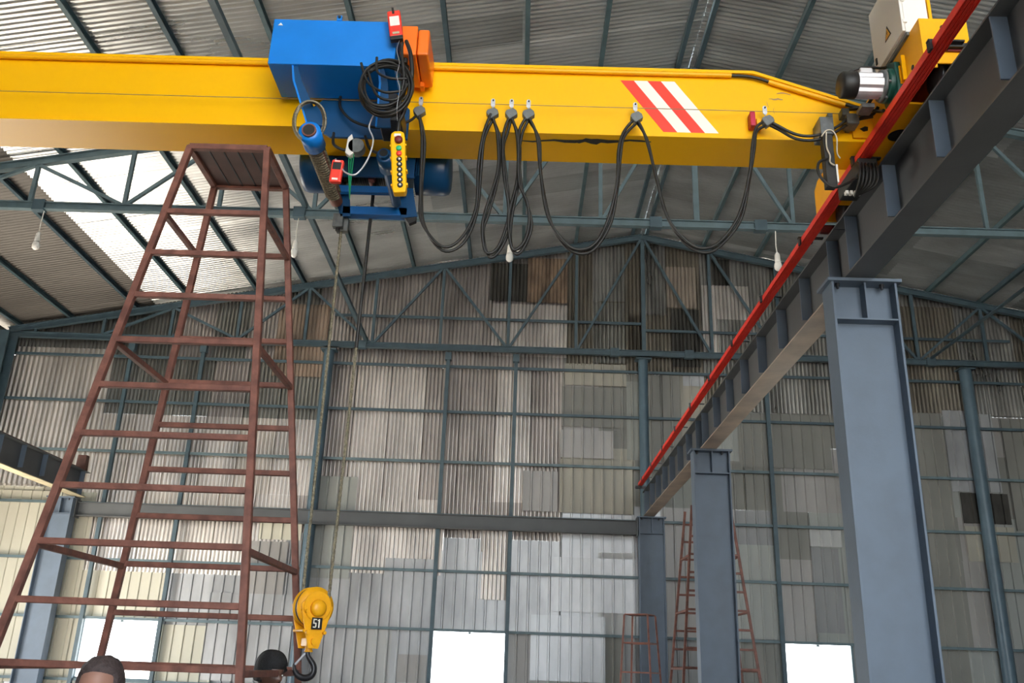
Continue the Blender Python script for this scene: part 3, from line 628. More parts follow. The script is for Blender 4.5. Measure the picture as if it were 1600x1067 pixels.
o = MB(); o.lathe([(.12, 0), (.135, .01), (.135, .10), (.11, .115)], (2.745, ym, zm), (1, 0, 0), 24); bev(o.build('gearbox', M_GREEN, dm), .006)
o = MB(); o.plate([(5.78, 4.30), (5.80, 4.20), (5.90, 4.15), (6.02, 4.17), (6.06, 4.30), (6.08, 4.46), (6.02, 4.56), (5.90, 4.58), (5.80, 4.52)], 'x', 2.79, 2.838); bev(o.build('gearbox_cover', M_GREEN, dm), .012)
for i in range(6):
    a_ = PI/3*i+.3; o = MB(); o.cyl((2.735, ym+.122*math.cos(a_), zm+.122*math.sin(a_)), (2.765, ym+.122*math.cos(a_), zm+.122*math.sin(a_)), .012, n=6); o.build('bolt', M_GREYM, dm)
o = MB(); o.box((2.60, 6.02, 4.255), (2.70, 6.14, 4.29)); o.build('torque_bracket', M_GREYM, dm)
for j, (nm_, pts) in enumerate(zip(('upper right', 'lowest', 'upper left'), ([(2.76, 6.34, 4.46), (2.80, 6.28, 4.40), (2.83, 6.2, 4.34), (2.80, 6.1, 4.28)], [(2.66, 6.33, 4.32), (2.74, 6.30, 4.37), (2.80, 6.3, 4.38), (2.83, 6.25, 4.42)], [(2.62, 6.36, 4.46), (2.68, 6.30, 4.43), (2.74, 6.31, 4.44), (2.79, 6.2, 4.50)]))):
    o = MB(); o.tube(smooth_path(pts, 6), .014, 8); tag(o.build('drive_lead', M_BLACK), nm_+' of the short black leads between girder end and drive motor', 'cable', 'leads at the girder end')
# control cabinet
cb = thing('control_cabinet', (2.9, 5.85, 4.62), 'white control cabinet with a warning triangle on the end carriage', 'electrical cabinet')
o = MB(); o.box((2.815, 5.60, 4.64), (3.0, 6.13, 5.24)); bev(o.build('body', M_WHITE, cb), .006)
dr = MB(); dr.box((2.79, 5.595, 4.645), (2.812, 6.135, 5.235)); do = bev(dr.build('door', M_WHITE, cb), .004)
o = MB(); o.plate([(5.78, 4.77), (5.78+.115, 4.77), (5.78+.058, 4.885)], 'x', 2.787, 2.7895, M_BLACK); o.plate([(5.795, 4.777), (5.88, 4.777), (5.838, 4.862)], 'x', 2.7855, 2.787, M_HOOKY)
o.add([(2.785, 5.845, 4.85), (2.785, 5.828, 4.815), (2.785, 5.842, 4.818), (2.785, 5.832, 4.787), (2.785, 5.852, 4.826), (2.785, 5.838, 4.823)], [(0, 1, 2, 3, 4, 5)], M_BLACK)
o.build('warning_triangle', None, do, fix=False)
o = MB(); o.box((2.78, 6.07, 4.70), (2.79, 6.09, 4.76)); o.build('latch', M_BLACK, do)
for z in (4.72, 4.92, 5.12):
    o = MB(); o.box((2.800, 5.585, z), (2.83, 5.60, z+.03)); o.build('hinge', M_WHITE, do)
o = MB(); o.box((2.82, 5.60, 4.61), (3.0, 6.13, 4.64)); o.build('mounting_base', M_GREYM, cb)
o = MB(); o.tube(smooth_path([(2.82, 6.0, 4.62), (2.74, 5.95, 4.57), (2.62, 5.93, 4.56), (2.50, 5.94, 4.52), (2.45, 5.95, 4.48)], 6), .010, 8); tag(o.build('motor_lead', M_BLACK), 'thin dark lead from control cabinet to the drive motor', 'cable')
o = MB(); o.box((3.02, 5.62, 4.63), (3.045, 5.66, 5.05)); o.cyl((3.03, 5.64, 5.05), (3.03, 5.64, 5.07), .02, n=10); tag(bev(o.build('support_arm', M_YEL2), .003, 1), 'small yellow upright arm behind the white control cabinet', 'bracket')

# ------------------------------------------------------------------ hoist trolley
ht = thing('electric_hoist', (-1.5, 6.6, 3.8), 'blue wire rope hoist trolley hanging on the yellow girder', 'hoist')
bx = MB(); bx.box((-2.10, 5.88, 4.41), (-1.10, 6.33, 4.84)); bev(bx.build('counterweight_box', M_BLUE, ht), .006)
o = MB(); o.box((-1.595, 5.875, 4.835), (-1.555, 5.90, 4.885)); o.build('lifting_tab', M_BLUE, ht)
o = MB(); o.cyl((-1.575, 5.868, 4.868), (-1.575, 5.90, 4.868), .012, n=12); o.build('tab_hole', M_BLACK, ht)
o = MB(); o.plate([(-2.06, 4.775), (-2.04, 4.80), (-2.02, 4.775)], 'y', 5.874, 5.88, M_WHITE); o.build('maker_sticker', None, ht)
# bent arms from the box down to the two cross tubes
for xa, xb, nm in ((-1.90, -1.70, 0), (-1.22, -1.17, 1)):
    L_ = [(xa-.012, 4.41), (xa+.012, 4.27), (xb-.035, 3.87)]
    o = MB(); o.plate([L_[0], (xa+.035, 4.41), (xa+.075, 4.29), (xb+.085, 3.87), L_[2], L_[1]], 'y', 5.905, 5.92); o.build('hanger_arm', M_BLUED, ht)  # arm face in the darkened blue, its shade put into the colour
    o = MB(); o.plate([L_[0], (L_[0][0]+.014, L_[0][1]), (L_[1][0]+.016, L_[1][1]), (L_[2][0]+.012, L_[2][1]), L_[2], L_[1]], 'y', 5.895, 5.905); o.build('lit_arm_edge', M_BLUE, ht)  # bright strip painted on as the lit edge of the arm
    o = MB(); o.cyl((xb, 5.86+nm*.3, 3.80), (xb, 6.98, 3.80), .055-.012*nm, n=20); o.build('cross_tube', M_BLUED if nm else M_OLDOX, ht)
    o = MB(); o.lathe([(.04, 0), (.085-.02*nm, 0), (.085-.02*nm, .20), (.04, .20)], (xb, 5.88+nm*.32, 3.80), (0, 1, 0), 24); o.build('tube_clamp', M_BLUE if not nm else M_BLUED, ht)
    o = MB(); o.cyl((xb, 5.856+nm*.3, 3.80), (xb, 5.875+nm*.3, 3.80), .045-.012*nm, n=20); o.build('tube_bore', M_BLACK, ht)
o = MB()
for k in range(22): o.tube([(-1.70+.062*math.cos(a_*PI/6), 6.10+k*.034+a_*.034/12, 3.80+.062*math.sin(a_*PI/6)) for a_ in range(12)], .010, 6)
o.build('rope_wrap', M_ROPE, ht)
# trolley side plate against the girder web, wheels on the bottom plate
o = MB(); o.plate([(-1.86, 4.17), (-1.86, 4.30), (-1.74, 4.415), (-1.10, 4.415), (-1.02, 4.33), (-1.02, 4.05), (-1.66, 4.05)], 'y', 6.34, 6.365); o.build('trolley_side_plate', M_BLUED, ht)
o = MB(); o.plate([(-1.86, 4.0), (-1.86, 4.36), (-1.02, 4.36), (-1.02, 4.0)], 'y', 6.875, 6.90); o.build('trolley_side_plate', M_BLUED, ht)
for x in (-1.72, -1.20):
    o = MB(); o.cyl((x, 6.86, 4.245), (x, 6.90, 4.245), .06, n=18); o.build('wheel', M_BLACKM, ht)
# drum body behind the girder
yc, zc = 7.22, 4.285
def shell(x0, x1, r, nm, m, rnd):
    pr = [(r-.045, 0), (r-.012, .015), (r, .05), (r, x1-x0-.01)] if rnd < 0 else [(r, .01), (r, x1-x0-.05), (r-.012, x1-x0-.015), (r-.045, x1-x0)]
    oo = MB(); oo.lathe(pr, (x0, yc, zc), (1, 0, 0), 32); oo.build(nm, m, ht)
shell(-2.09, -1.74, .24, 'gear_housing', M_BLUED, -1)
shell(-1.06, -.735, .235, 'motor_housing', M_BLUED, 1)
o = MB(); o.cyl((-1.74, yc, zc), (-1.18, yc, zc), .15, n=28); o.build('drum', M_BLACKM, ht)
o = MB()
for k in range(26): o.tube([(-1.70+k*.019, yc+.158*math.cos(a_*PI/10), zc+.158*math.sin(a_*PI/10)) for a_ in range(20)], .008, 5, closed=True)
o.build('wound_rope', M_OILY, ht)
o = MB(); o.lathe([(.17, 0), (.19, .01), (.19, .05), (.17, .06)], (-1.47, yc, zc), (1, 0, 0), 28); o.box((-1.45, yc-.2, zc-.23), (-1.40, yc-.14, zc-.12)); o.build('rope_guide_ring', M_MAROON, ht)
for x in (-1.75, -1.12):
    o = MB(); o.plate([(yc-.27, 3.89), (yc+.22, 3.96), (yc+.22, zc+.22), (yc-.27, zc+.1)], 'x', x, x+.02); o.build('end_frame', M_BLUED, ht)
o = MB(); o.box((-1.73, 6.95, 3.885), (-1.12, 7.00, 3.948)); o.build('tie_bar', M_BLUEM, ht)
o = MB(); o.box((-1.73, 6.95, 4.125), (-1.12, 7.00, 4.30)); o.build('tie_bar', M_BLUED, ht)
o = MB(); o.box((-1.73, 7.42, 4.23), (-1.12, 7.44, 4.60)); o.build('dark_backing', M_BLACKM, ht)  # added dark plate standing in for the shade inside the hoist
o = MB()
for k in range(8): o.box((-1.10+.0, yc-.235+.01, zc-.21+k*.05), (-1.05+.02, yc-.215, zc-.20+k*.05))
for k in range(7): o.box((-1.06-.05+k*.018, yc-.255, zc-.2), (-1.06-.05+k*.018+.006, yc-.23, zc+.2))
o.build('cooling_fins', M_BLUED, ht)
# lower frame
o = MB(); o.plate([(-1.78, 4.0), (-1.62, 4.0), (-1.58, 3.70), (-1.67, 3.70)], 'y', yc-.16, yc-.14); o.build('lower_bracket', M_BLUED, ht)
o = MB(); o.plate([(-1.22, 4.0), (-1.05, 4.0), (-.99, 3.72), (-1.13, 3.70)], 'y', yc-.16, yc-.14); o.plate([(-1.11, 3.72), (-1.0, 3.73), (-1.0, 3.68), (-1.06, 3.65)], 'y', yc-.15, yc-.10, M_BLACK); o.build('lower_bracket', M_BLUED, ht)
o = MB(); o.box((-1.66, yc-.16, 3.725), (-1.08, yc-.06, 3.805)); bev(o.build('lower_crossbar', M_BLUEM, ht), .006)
# orange electrical box at the right end of the counterweight box
ob = thing('orange_switch_box', (-.95, 6.1, 4.56), 'orange switch box beside the blue counterweight box', 'switch box')
o = MB(); o.box((-1.07, 5.90, 4.545), (-.94, 6.34, 4.825)); bev(o.build('body', M_ORANGE, ob), .012, 3)
o = MB(); o.box((-.935, 5.91, 4.555), (-.845, 6.35, 4.80)); bev(o.build('lid', M_ORANGE, ob), .016, 3)
o = MB(); o.box((-.942, 6.27, 4.515), (-.91, 6.34, 4.56)); o.build('latch', M_ORANGE, ob)
for k in range(4):
    o = MB(); o.cyl((-1.03, 5.96+k*.09, 4.50), (-1.03, 5.96+k*.09, 4.548), .022, n=10); o.build('cable_gland', M_BLACK, ob)

# hanging rope pieces
def rope(p, q, r, m, name, label, twist=True):
    o = MB(); p = Vector(p); q = Vector(q); n = int((q-p).length/.012)
    if twist:
        for s in range(3):
            pts = []
            for i in range(0, n+1):
                a_ = i*.55+s*2*PI/3; c = p.lerp(q, i/n); pts.append(c+Vector((math.cos(a_), math.sin(a_), 0))*r*.5)
            o.tube(pts, r*.55, 5)
    else: o.cyl(p, q, r, n=8)
    return tag(o.build(name, m), label, 'wire rope', 'hoist ropes holding the hook block')
rope((-1.672, 7.15, 4.1), (-1.655, 7.15, .42), .013, M_ROPE, 'hoist_rope', 'left pale twisted hoist rope running through the grey limit block')
rope((-1.415, 7.15, 4.1), (-1.452, 7.15, .42), .013, M_ROPE, 'hoist_rope', 'right darker hoist rope from drum to hook block')
o = MB(); o.cyl((-1.415, 7.15, 4.1), (-1.432, 7.15, 2.5), .0155, n=8); 
tag(o.build('greased_rope_sleeve', M_OILY), 'black greased upper length of the right hoist rope', 'rope grease')
t = thing('limit_block', (-1.69, 7.12, 3.66), 'grey limit block clipped on the left hoist rope', 'limit switch')
o = MB(); o.box((-1.735, 7.06, 3.60), (-1.645, 7.125, 3.73)); o.box((-1.715, 7.125, 3.59), (-1.61, 7.19, 3.72)); bev(o.build('block', M_GREYM, t), .006)
o = MB(); o.cyl((-1.69, 7.1, 3.575), (-1.69, 7.1, 3.60), .02, n=10); o.build('bushing', M_BLACK, t)

# ------------------------------------------------------------------ hook block
hb = thing('hook_block', (-1.565, 7.15, .1), 'yellow hook block marked 51 with a black hook, hanging on two ropes', 'crane hook')
H0 = Vector((-1.565, 7.15, 0))
plate = [(-.132, .40), (-.08, .465), (.08, .465), (.132, .385), (.108, .30), (.042, .085), (-.042, .085), (-.108, .30)]
R = Matrix.Rotation(math.radians(38), 3, 'Z')
def hp(mb):  # turn what was written around the block axis
    mb.v = [tuple(H0+R@(Vector(v)-H0)) for v in mb.v]; return mb
def hplate(y0, y1, nm):
    o = MB(); o.plate([(-1.565+a, b) for a, b in plate], 'y', 7.15+y0, 7.15+y1); return bev(hp(o).build(nm, M_HOOKY, hb), .004, 2)
fp = hplate(-.075, -.063, 'cheek_plate'); hplate(.088, .10, 'cheek_plate')
o = MB(); o.lathe([(.03, -.045), (.15, -.045), (.15, -.03), (.128, -.012), (.128, .012), (.15, .03), (.15, .045), (.03, .045)], (-1.565, 7.15, .385), (0, 1, 0), 36); hp(o).build('sheave', M_HOOKY, hb)
o = MB(); o.tube([(-1.565+.134*math.cos(a_*PI/20), 7.15, .385+.134*math.sin(a_*PI/20)) for a_ in range(-2, 43)], .012, 6); hp(o).build('reeved_rope', M_OILY, hb)
o = MB(); o.plate([(-1.565+.112*math.cos(a_*PI/12), .392+.112*math.sin(a_*PI/12)) for a_ in range(0, 24)], 'y', 7.062, 7.074); bev(hp(o).build('cover_disc', M_HOOKY, hb), .004, 1)
o = MB(); o.lathe([(.065, 0), (.062, -.02), (.045, -.038), (.015, -.045)], (-1.565, 7.062, .375), (0, 1, 0), 24); hp(o).build('axle_hub', M_HOOKY, hb)
for dx, dz in ((-.09, .35), (.02, .36), (-.07, .20), (.07, .20)):
    o = MB(); o.cyl((-1.565+dx, 7.045, dz), (-1.565+dx, 7.075, dz), .014, n=6); hp(o).build('bolt', M_HOOKY, hb)
for dx, dz in ((-.11, .36), (.11, .36), (-.09, .21)):
    o = MB(); o.cyl((-1.565+dx, 7.075, dz), (-1.565+dx, 7.245, dz), .011, n=10); hp(o).build('spacer_rod', M_HOOKY, hb)
o = MB(); o.cyl((-1.565, 7.055, .135), (-1.565, 7.076, .135), .028, n=20); hp(o).build('trunnion_pin', M_HOOKY, hb)
# black number plate with the figures 51
o = MB(); o.box((-1.605, 7.058, .222), (-1.520, 7.0655, .307)); npl = hp(o).build('number_plate', M_BLACK, hb)
o = MB(); fy = 7.0575
def stroke(x0, z0, x1, z1): o.box((-1.565+min(x0, x1), fy-.0015, min(z0, z1)), (-1.565+max(x0, x1), fy, max(z0, z1)))
stroke(-.030, .289, -.002, .297); stroke(-.030, .268, -.021, .297); stroke(-.030, .262, -.004, .270); stroke(-.011, .240, -.002, .266); stroke(-.030, .234, -.006, .242)
stroke(.014, .234, .024, .297); stroke(.006, .283, .015, .291)
hp(o).build('number_51', M_WHITEP, npl)
o = MB(); o.box((-1.61, 7.10, .10), (-1.52, 7.20, .16)); o.cyl((-1.565, 7.15, .16), (-1.565, 7.15, .20), .03, n=14); o.lathe([(.034, .03), (.03, 0), (.028, -.03), (.034, -.05)], (-1.565, 7.15, .11), n=18); bev(hp(o).build('crosshead', M_HOOKY, hb), .004, 1)
# hook: thick tapered curve
hk = [(-.005, .07), (0, .035), (.022, .005), (.048, -.03), (.056, -.07), (.038, -.108), (-.005, -.124), (-.052, -.112), (-.084, -.080), (-.097, -.045), (-.092, -.020)]
rad = [.019, .021, .024, .027, .029, .031, .031, .028, .023, .016, .008]
P = smooth_path([(-1.565+a, 7.15, b) for a, b in hk], 4); rr = []
for i in range(len(P)):
    f = i/4.0; k = min(int(f), len(rad)-2); rr.append(rad[k]+(rad[k+1]-rad[k])*(f-k))
o = MB(); o.tube(P, rr, 14, flat=.8); o.build('hook', M_BLACKM, hb)
o = MB(); o.plate([(-1.592, .055), (-1.578, .05), (-1.648, -.035), (-1.662, -.03)], 'y', 7.14, 7.16); o.build('safety_latch', M_ZINC, hb)

# ------------------------------------------------------------------ controls hung on the hoist
pc = thing('pendant_controller', (-.98, 5.8, 3.76), 'yellow push-button pendant controller hanging in front of the girder', 'pendant controller')
def pt(f, dx=0): return (-1.006+.054*f+dx, 5.8, 3.745-.52*f)      # along the leaning handset
ax = (Vector(pt(1))-Vector(pt(0))).normalized(); px = Vector((-ax.z, 0, ax.x)); px = px if px.x > 0 else -px
def pq(f, s, y=0): p = Vector(pt(f))+px*s; return (p.x, p.z)
o = MB(); o.plate([pq(0, -.022), pq(.03, -.048), pq(.12, -.055), pq(.93, -.052), pq(1, -.045), pq(1, .045), pq(.93, .052), pq(.12, .055), pq(.03, .048), pq(0, .022)], 'y', 5.755, 5.83); bev(o.build('housing', M_YEL, pc), .012, 3)
for f in (.2, .4, .62, .84):
    o = MB(); o.plate([pq(f, -.062), pq(f+.03, -.062), pq(f+.03, .062), pq(f, .062)], 'y', 5.775, 5.815); o.build('clip', M_YEL, pc)
def button(f, r, m, nm, h=.018, s=.008):
    o = MB(); x, z = pq(f, s); o.lathe([(r, 0), (r, -h*.7), (r*.7, -h)], (x, 5.755, z), (0, 1, 0), 16); return o.build(nm, m, pc)
x, z = pq(.075, 0); o = MB(); o.box((x-.025, 5.752, z-.012), (x+.025, 5.756, z+.012)); o.build('white_label', M_WHITE, pc)
button(.165, .030, M_MAROON, 'emergency_stop', .03); button(.30, .021, M_GREENB, 'green_button'); button(.385, .021, M_RED, 'red_button')
for k in range(6):
    b_ = button(.475+.083*k, .021, M_BLACK, 'button_ring', .008); x, z = pq(.475+.083*k, .008)
    o = MB(); o.lathe([(.009, 0), (.009, -.012), (.006, -.014)], (x, 5.755, z), (0, 1, 0), 12); o.build('white_button', M_WHITE, b_)
o = MB(); o.lathe([(.012, 0), (.018, .02), (.014, .10), (.012, .14)], (-1.008, 5.80, 3.74), n=12); o.build('cable_boot', M_BLACK, pc)
# coil of black pendant cable
ck = thing('cable_coil', (-1.12, 5.78, 4.12), 'coiled black pendant cable hung in front of the hoist', 'cable')
for k in range(8):
    cx = -1.125+random.uniform(-.02, .02); cz = 4.13+random.uniform(-.03, .03)+(-.02 if k > 4 else 0); ra = .205-.012*(k % 4); rb = .255-.022*(k % 5)
    th = random.uniform(-.25, .25); yy = 5.79-.014*k
    pts = [(cx+ra*math.cos(a_)*math.cos(th)-rb*math.sin(a_)*math.sin(th), yy+.02*math.sin(a_+k), cz+ra*math.cos(a_)*math.sin(th)+rb*math.sin(a_)*math.cos(th)) for a_ in [i*2*PI/30 for i in range(30)]]
    o = MB(); o.tube(pts, .0105, 8, closed=True); o.build('cable_turn', M_BLACK, ck)
for j, pts in enumerate(([(-1.32, 5.70, 4.30), (-1.25, 5.69, 4.12), (-1.12, 5.68, 4.03), (-.98, 5.70, 4.06)], [(-1.27, 5.70, 4.26), (-1.17, 5.68, 4.0), (-1.02, 5.68, 3.97), (-.95, 5.70, 4.12)], [(-1.20, 5.68, 4.34), (-1.18, 5.67, 4.20), (-1.08, 5.66, 4.14), (-.96, 5.69, 4.16)])):
    o = MB(); o.tube(smooth_path(pts, 8), .0105, 8); o.build('loose_turn', M_BLACK, ck)
o = MB(); o.tube(smooth_path([(-1.03, 5.78, 4.56), (-1.02, 5.70, 4.44), (-1.0, 5.68, 4.30), (-.98, 5.69, 4.16), (-1.0, 5.72, 4.0), (-1.005, 5.78, 3.88)], 6), .012, 8); o.tube(smooth_path([(-1.00, 5.76, 4.56), (-.95, 5.72, 4.40), (-.93, 5.74, 4.2), (-.97, 5.78, 3.95), (-1.006, 5.8, 3.86)], 6), .016, 8); o.build('hanging_lead', M_BLACK, ck)
o = MB(); o.tube(smooth_path([(-1.04, 5.68, 4.5), (-1.05, 5.66, 4.40), (-1.02, 5.655, 4.28), (-1.03, 5.655, 4.16), (-1.0, 5.66, 4.05), (-1.01, 5.67, 3.9), (-1.01, 5.74, 3.82)], 6), .0022, 5); o.build('tie_wire', M_ZINC, ck)
# red radio remotes
def remote(name, c, w, h, d, lean, label, face):
    t = thing(name, c, label, 'radio remote', 'red radio remotes tied to the hoist')
    L = Matrix.Rotation(lean, 3, 'Y'); C = Vector(c)
    def rb(a, b, nm, m, bv=.0):
        o = MB(); o.box(tuple(C+Vector(a)), tuple(C+Vector(b)), None, L, tuple(C)); q = o.build(nm, m, t)
        return bev(q, bv, 2) if bv else q
    rb((-w/2, -d/2, -h/2), (w/2, d/2, h/2), 'case', M_RED, .012)
    rb((-w*.36, -d/2-.002, face[0]*h), (w*.36, -d/2, face[1]*h), 'label_panel', face[2])
    rb((-w*.25, -d/2-.003, -h*.42), (w*.25, -d/2, -h*.34), 'small_plate', M_WHITE if face[2] == M_BLACK else M_CREAMF)
    return rb
rb = remote('radio_remote', (-1.105, 5.79, 4.735), .105, .25, .05, math.radians(-10), 'red radio remote with a white label above the coiled cable', (-.1, .26, M_WHITE))
rb((-.012, -.03, .09), (.006, -.022, .15), 'toggle', M_BLACK, .003); rb((-.05, -.028, -.155), (.05, .02, -.12), 'black_base', M_BLACK, .005)
rb = remote('radio_remote', (-1.45, 5.86, 3.44), .088, .19, .045, math.radians(3), 'red radio remote with a black panel below the blue trolley plate', (.05, .36, M_BLACK))
rb((-.02, -.0255, .075), (.02, -.0245, .082), 'panel_print', M_WHITE)
o = MB(); o.tube(smooth_path([(-1.47, 5.86, 3.55), (-1.44, 5.85, 3.50), (-1.38, 5.85, 3.43), (-1.30, 5.85, 3.42), (-1.23, 5.86, 3.55), (-1.20, 5.86, 3.72), (-1.24, 5.85, 3.83), (-1.20, 5.80, 3.92)], 6), .007, 6); tag(o.build('grey_cord', M_ZINC), 'pale grey cord holding the lower red remote', 'cord')
t = thing('limit_weight', (-1.45, 6.28, 3.92), 'white and dark round limit switch hanging under the girder', 'limit switch')
o = MB(); o.plate([(-1.50, 3.85), (-1.49, 3.99), (-1.46, 4.03), (-1.44, 3.97), (-1.43, 3.85), (-1.46, 3.82)], 'y', 6.25, 6.31); bev(o.build('white_arm', M_WHITE, t), .008)
o = MB(); o.cyl((-1.415, 6.25, 3.92), (-1.415, 6.33, 3.92), .065, n=20); o.build('dark_disc', M_GREYM, t)
o = MB()
for dx in (-.02, 0, .02): o.tube([(-1.45+dx, 6.27, 3.85), (-1.47+dx*.5, 6.4, 3.70), (-1.50, 6.6, 3.62)], .004, 5)
o.build('green_cord', M_GREENB, t)
# rope hank on the left arm
rh = thing('rope_hank', (-1.72, 5.86, 3.95), 'hank of wire rope looped around the left hoist arm', 'wire rope')
for k in range(5):
    ra, rb_ = .088+.008*k, .165-.006*k; o = MB()
    o.tube([(-1.715+ra*math.cos(i*PI/12)+.02*math.sin(i*PI/12), 5.90+.07*math.cos(i*PI/12+k*.3), 3.90+rb_*math.sin(i*PI/12)) for i in range(24)], .009, 6, closed=True); o.build('rope_turn', M_ROPE, rh)
# black supply cables under the trolley
for pts, l in (([(-1.60, 6.30, 4.42), (-1.58, 6.27, 4.28), (-1.45, 6.25, 4.14), (-1.25, 6.25, 4.09), (-1.12, 6.24, 4.12)], 'black cable curving across the blue trolley plate'), ([(-1.12, 6.2, 4.08), (-1.0, 6.22, 4.14), (-.95, 6.26, 4.22), (-.93, 6.27, 4.25)], 'short black cable joining hoist and first hanger'),
               ([(-1.62, 6.30, 4.06), (-1.60, 6.26, 3.93), (-1.52, 6.26, 3.88), (-1.48, 6.28, 3.90)], 'black cable sagging left of the round limit switch'), ([(-1.36, 6.3, 4.04), (-1.30, 6.28, 3.90), (-1.18, 6.28, 3.86)], 'black cable sagging right of the round limit switch')):
    o = MB(); o.tube(smooth_path(pts, 6), .012, 8); tag(o.build('supply_cable', M_BLACK), l, 'cable', 'black cables around the trolley')
o = MB(); o.box((-1.20, 5.95, 3.96), (-1.02, 6.25, 4.12)); o.box((-1.16, 5.93, 4.12), (-1.06, 6.1, 4.2)); tag(bev(o.build('cable_bracket', M_BLACKM), .01), 'black cable bracket below the coiled cable', 'bracket')

# ------------------------------------------------------------------ brown ladder tower
def tower(name, cx, cy, ztop, wtop, slope, levels, side_at, back, mat_, leg, label, deck=True):
    t = thing(name, (cx, cy, FLOOR), label, 'ladder tower')
    def half(z): return (wtop+slope*(ztop-z))/2
    def corner(i, z):
        h = half(z); return Vector((cx+(-h if i in (0, 3) else h), cy+(-h if i in (0, 1) else h), z))
    for i in range(4):
        o = MB(); o.bar(corner(i, FLOOR), corner(i, ztop), leg, leg, (0, 1, 0)); bev(o.build('leg', mat_, t), .004, 1)
    for k, z in enumerate(levels):
        o = MB(); o.bar(corner(0, z), corner(1, z), leg*.85, leg*.85); bev(o.build('rung', mat_, t), .004, 1)
        if back:
            o = MB(); o.bar(corner(3, z), corner(2, z), leg*.85, leg*.85); bev(o.build('rung', mat_, t), .004, 1)
        if k in side_at:
            for a, b in ((0, 3), (1, 2)):
                o = MB(); o.bar(corner(a, z-.02), corner(b, z-.02), leg*.85, leg*.85); bev(o.build('side_rail', mat_, t), .004, 1)
    if deck:
        h = half(ztop)
        for a, b in ((0, 1), (1, 2), (2, 3), (3, 0)):
            o = MB(); o.bar(corner(a, ztop), corner(b, ztop), leg, leg); bev(o.build('top_rail', mat_, t), .004, 1)
        n = 5; w = (2*h-leg)/n
        for i in range(n):
            x0 = cx-h+leg/2+i*w; o = MB(); o.box((x0+.006, cy-h+leg/2, ztop-.005), (x0+w-.006, cy+h-leg/2, ztop+.012)); o.build('deck_strip', M_RUSTD, t)
            if i:
                o = MB(); o.box((x0-.006, cy-h+leg/2, ztop-.008), (x0+.006, cy+h-leg/2, ztop+.010)); o.build('deck_joint', M_BLACKM, t)
    return t
K = 6.63
zs = [K*v for v in (.493, .436, .380, .324, .270, .215, .159, .102, .046, -.011, -.067, -.123, -.179, -.22)]
tower('ladder_tower', -2.465, 6.63, 3.90, .63, .233, zs, (0, 3, 7, 9), True, M_RUST, .05, 'tall reddish-brown ladder tower with a plate top under the girder')
tz = [2.75-.33*i for i in range(13)]
tower('ladder_tower', 3.60, 17.35, 3.0, .72, .20, tz, (2, 5, 8), True, M_RUST, .045, 'distant brown ladder tower mostly hidden behind the second grey column', False)
# small steel trestle stool by the far column
t = thing('trestle_stand', (2.27, 17.3, FLOOR), 'small faded red four-legged trestle before the farthest column', 'trestle')
cx, cy, zt = 2.27, 17.3, .99
def tc(i, z, r=None):
    a_ = math.radians(18.4+90*i); r = .315+.075*(zt-z); return Vector((cx+r*math.cos(a_), cy+r*math.sin(a_), z))
for i in range(4):
    o = MB(); o.bar(tc(i, FLOOR), tc(i, zt), .032, .032, (0, 1, 0)); o.build('leg', M_OLDOX, t)
for z in (.50, .0, -.55, -1.1):
    for i in range(4):
        o = MB(); o.bar(tc(i, z), tc((i+1) % 4, z), .026, .026); o.build('rung', M_OLDOX, t)
o = MB(); o.plate([(tc(i, zt).x, tc(i, zt).y) for i in range(4)], 'z', zt, zt+.02); o.build('seat', M_OLDOX, t)

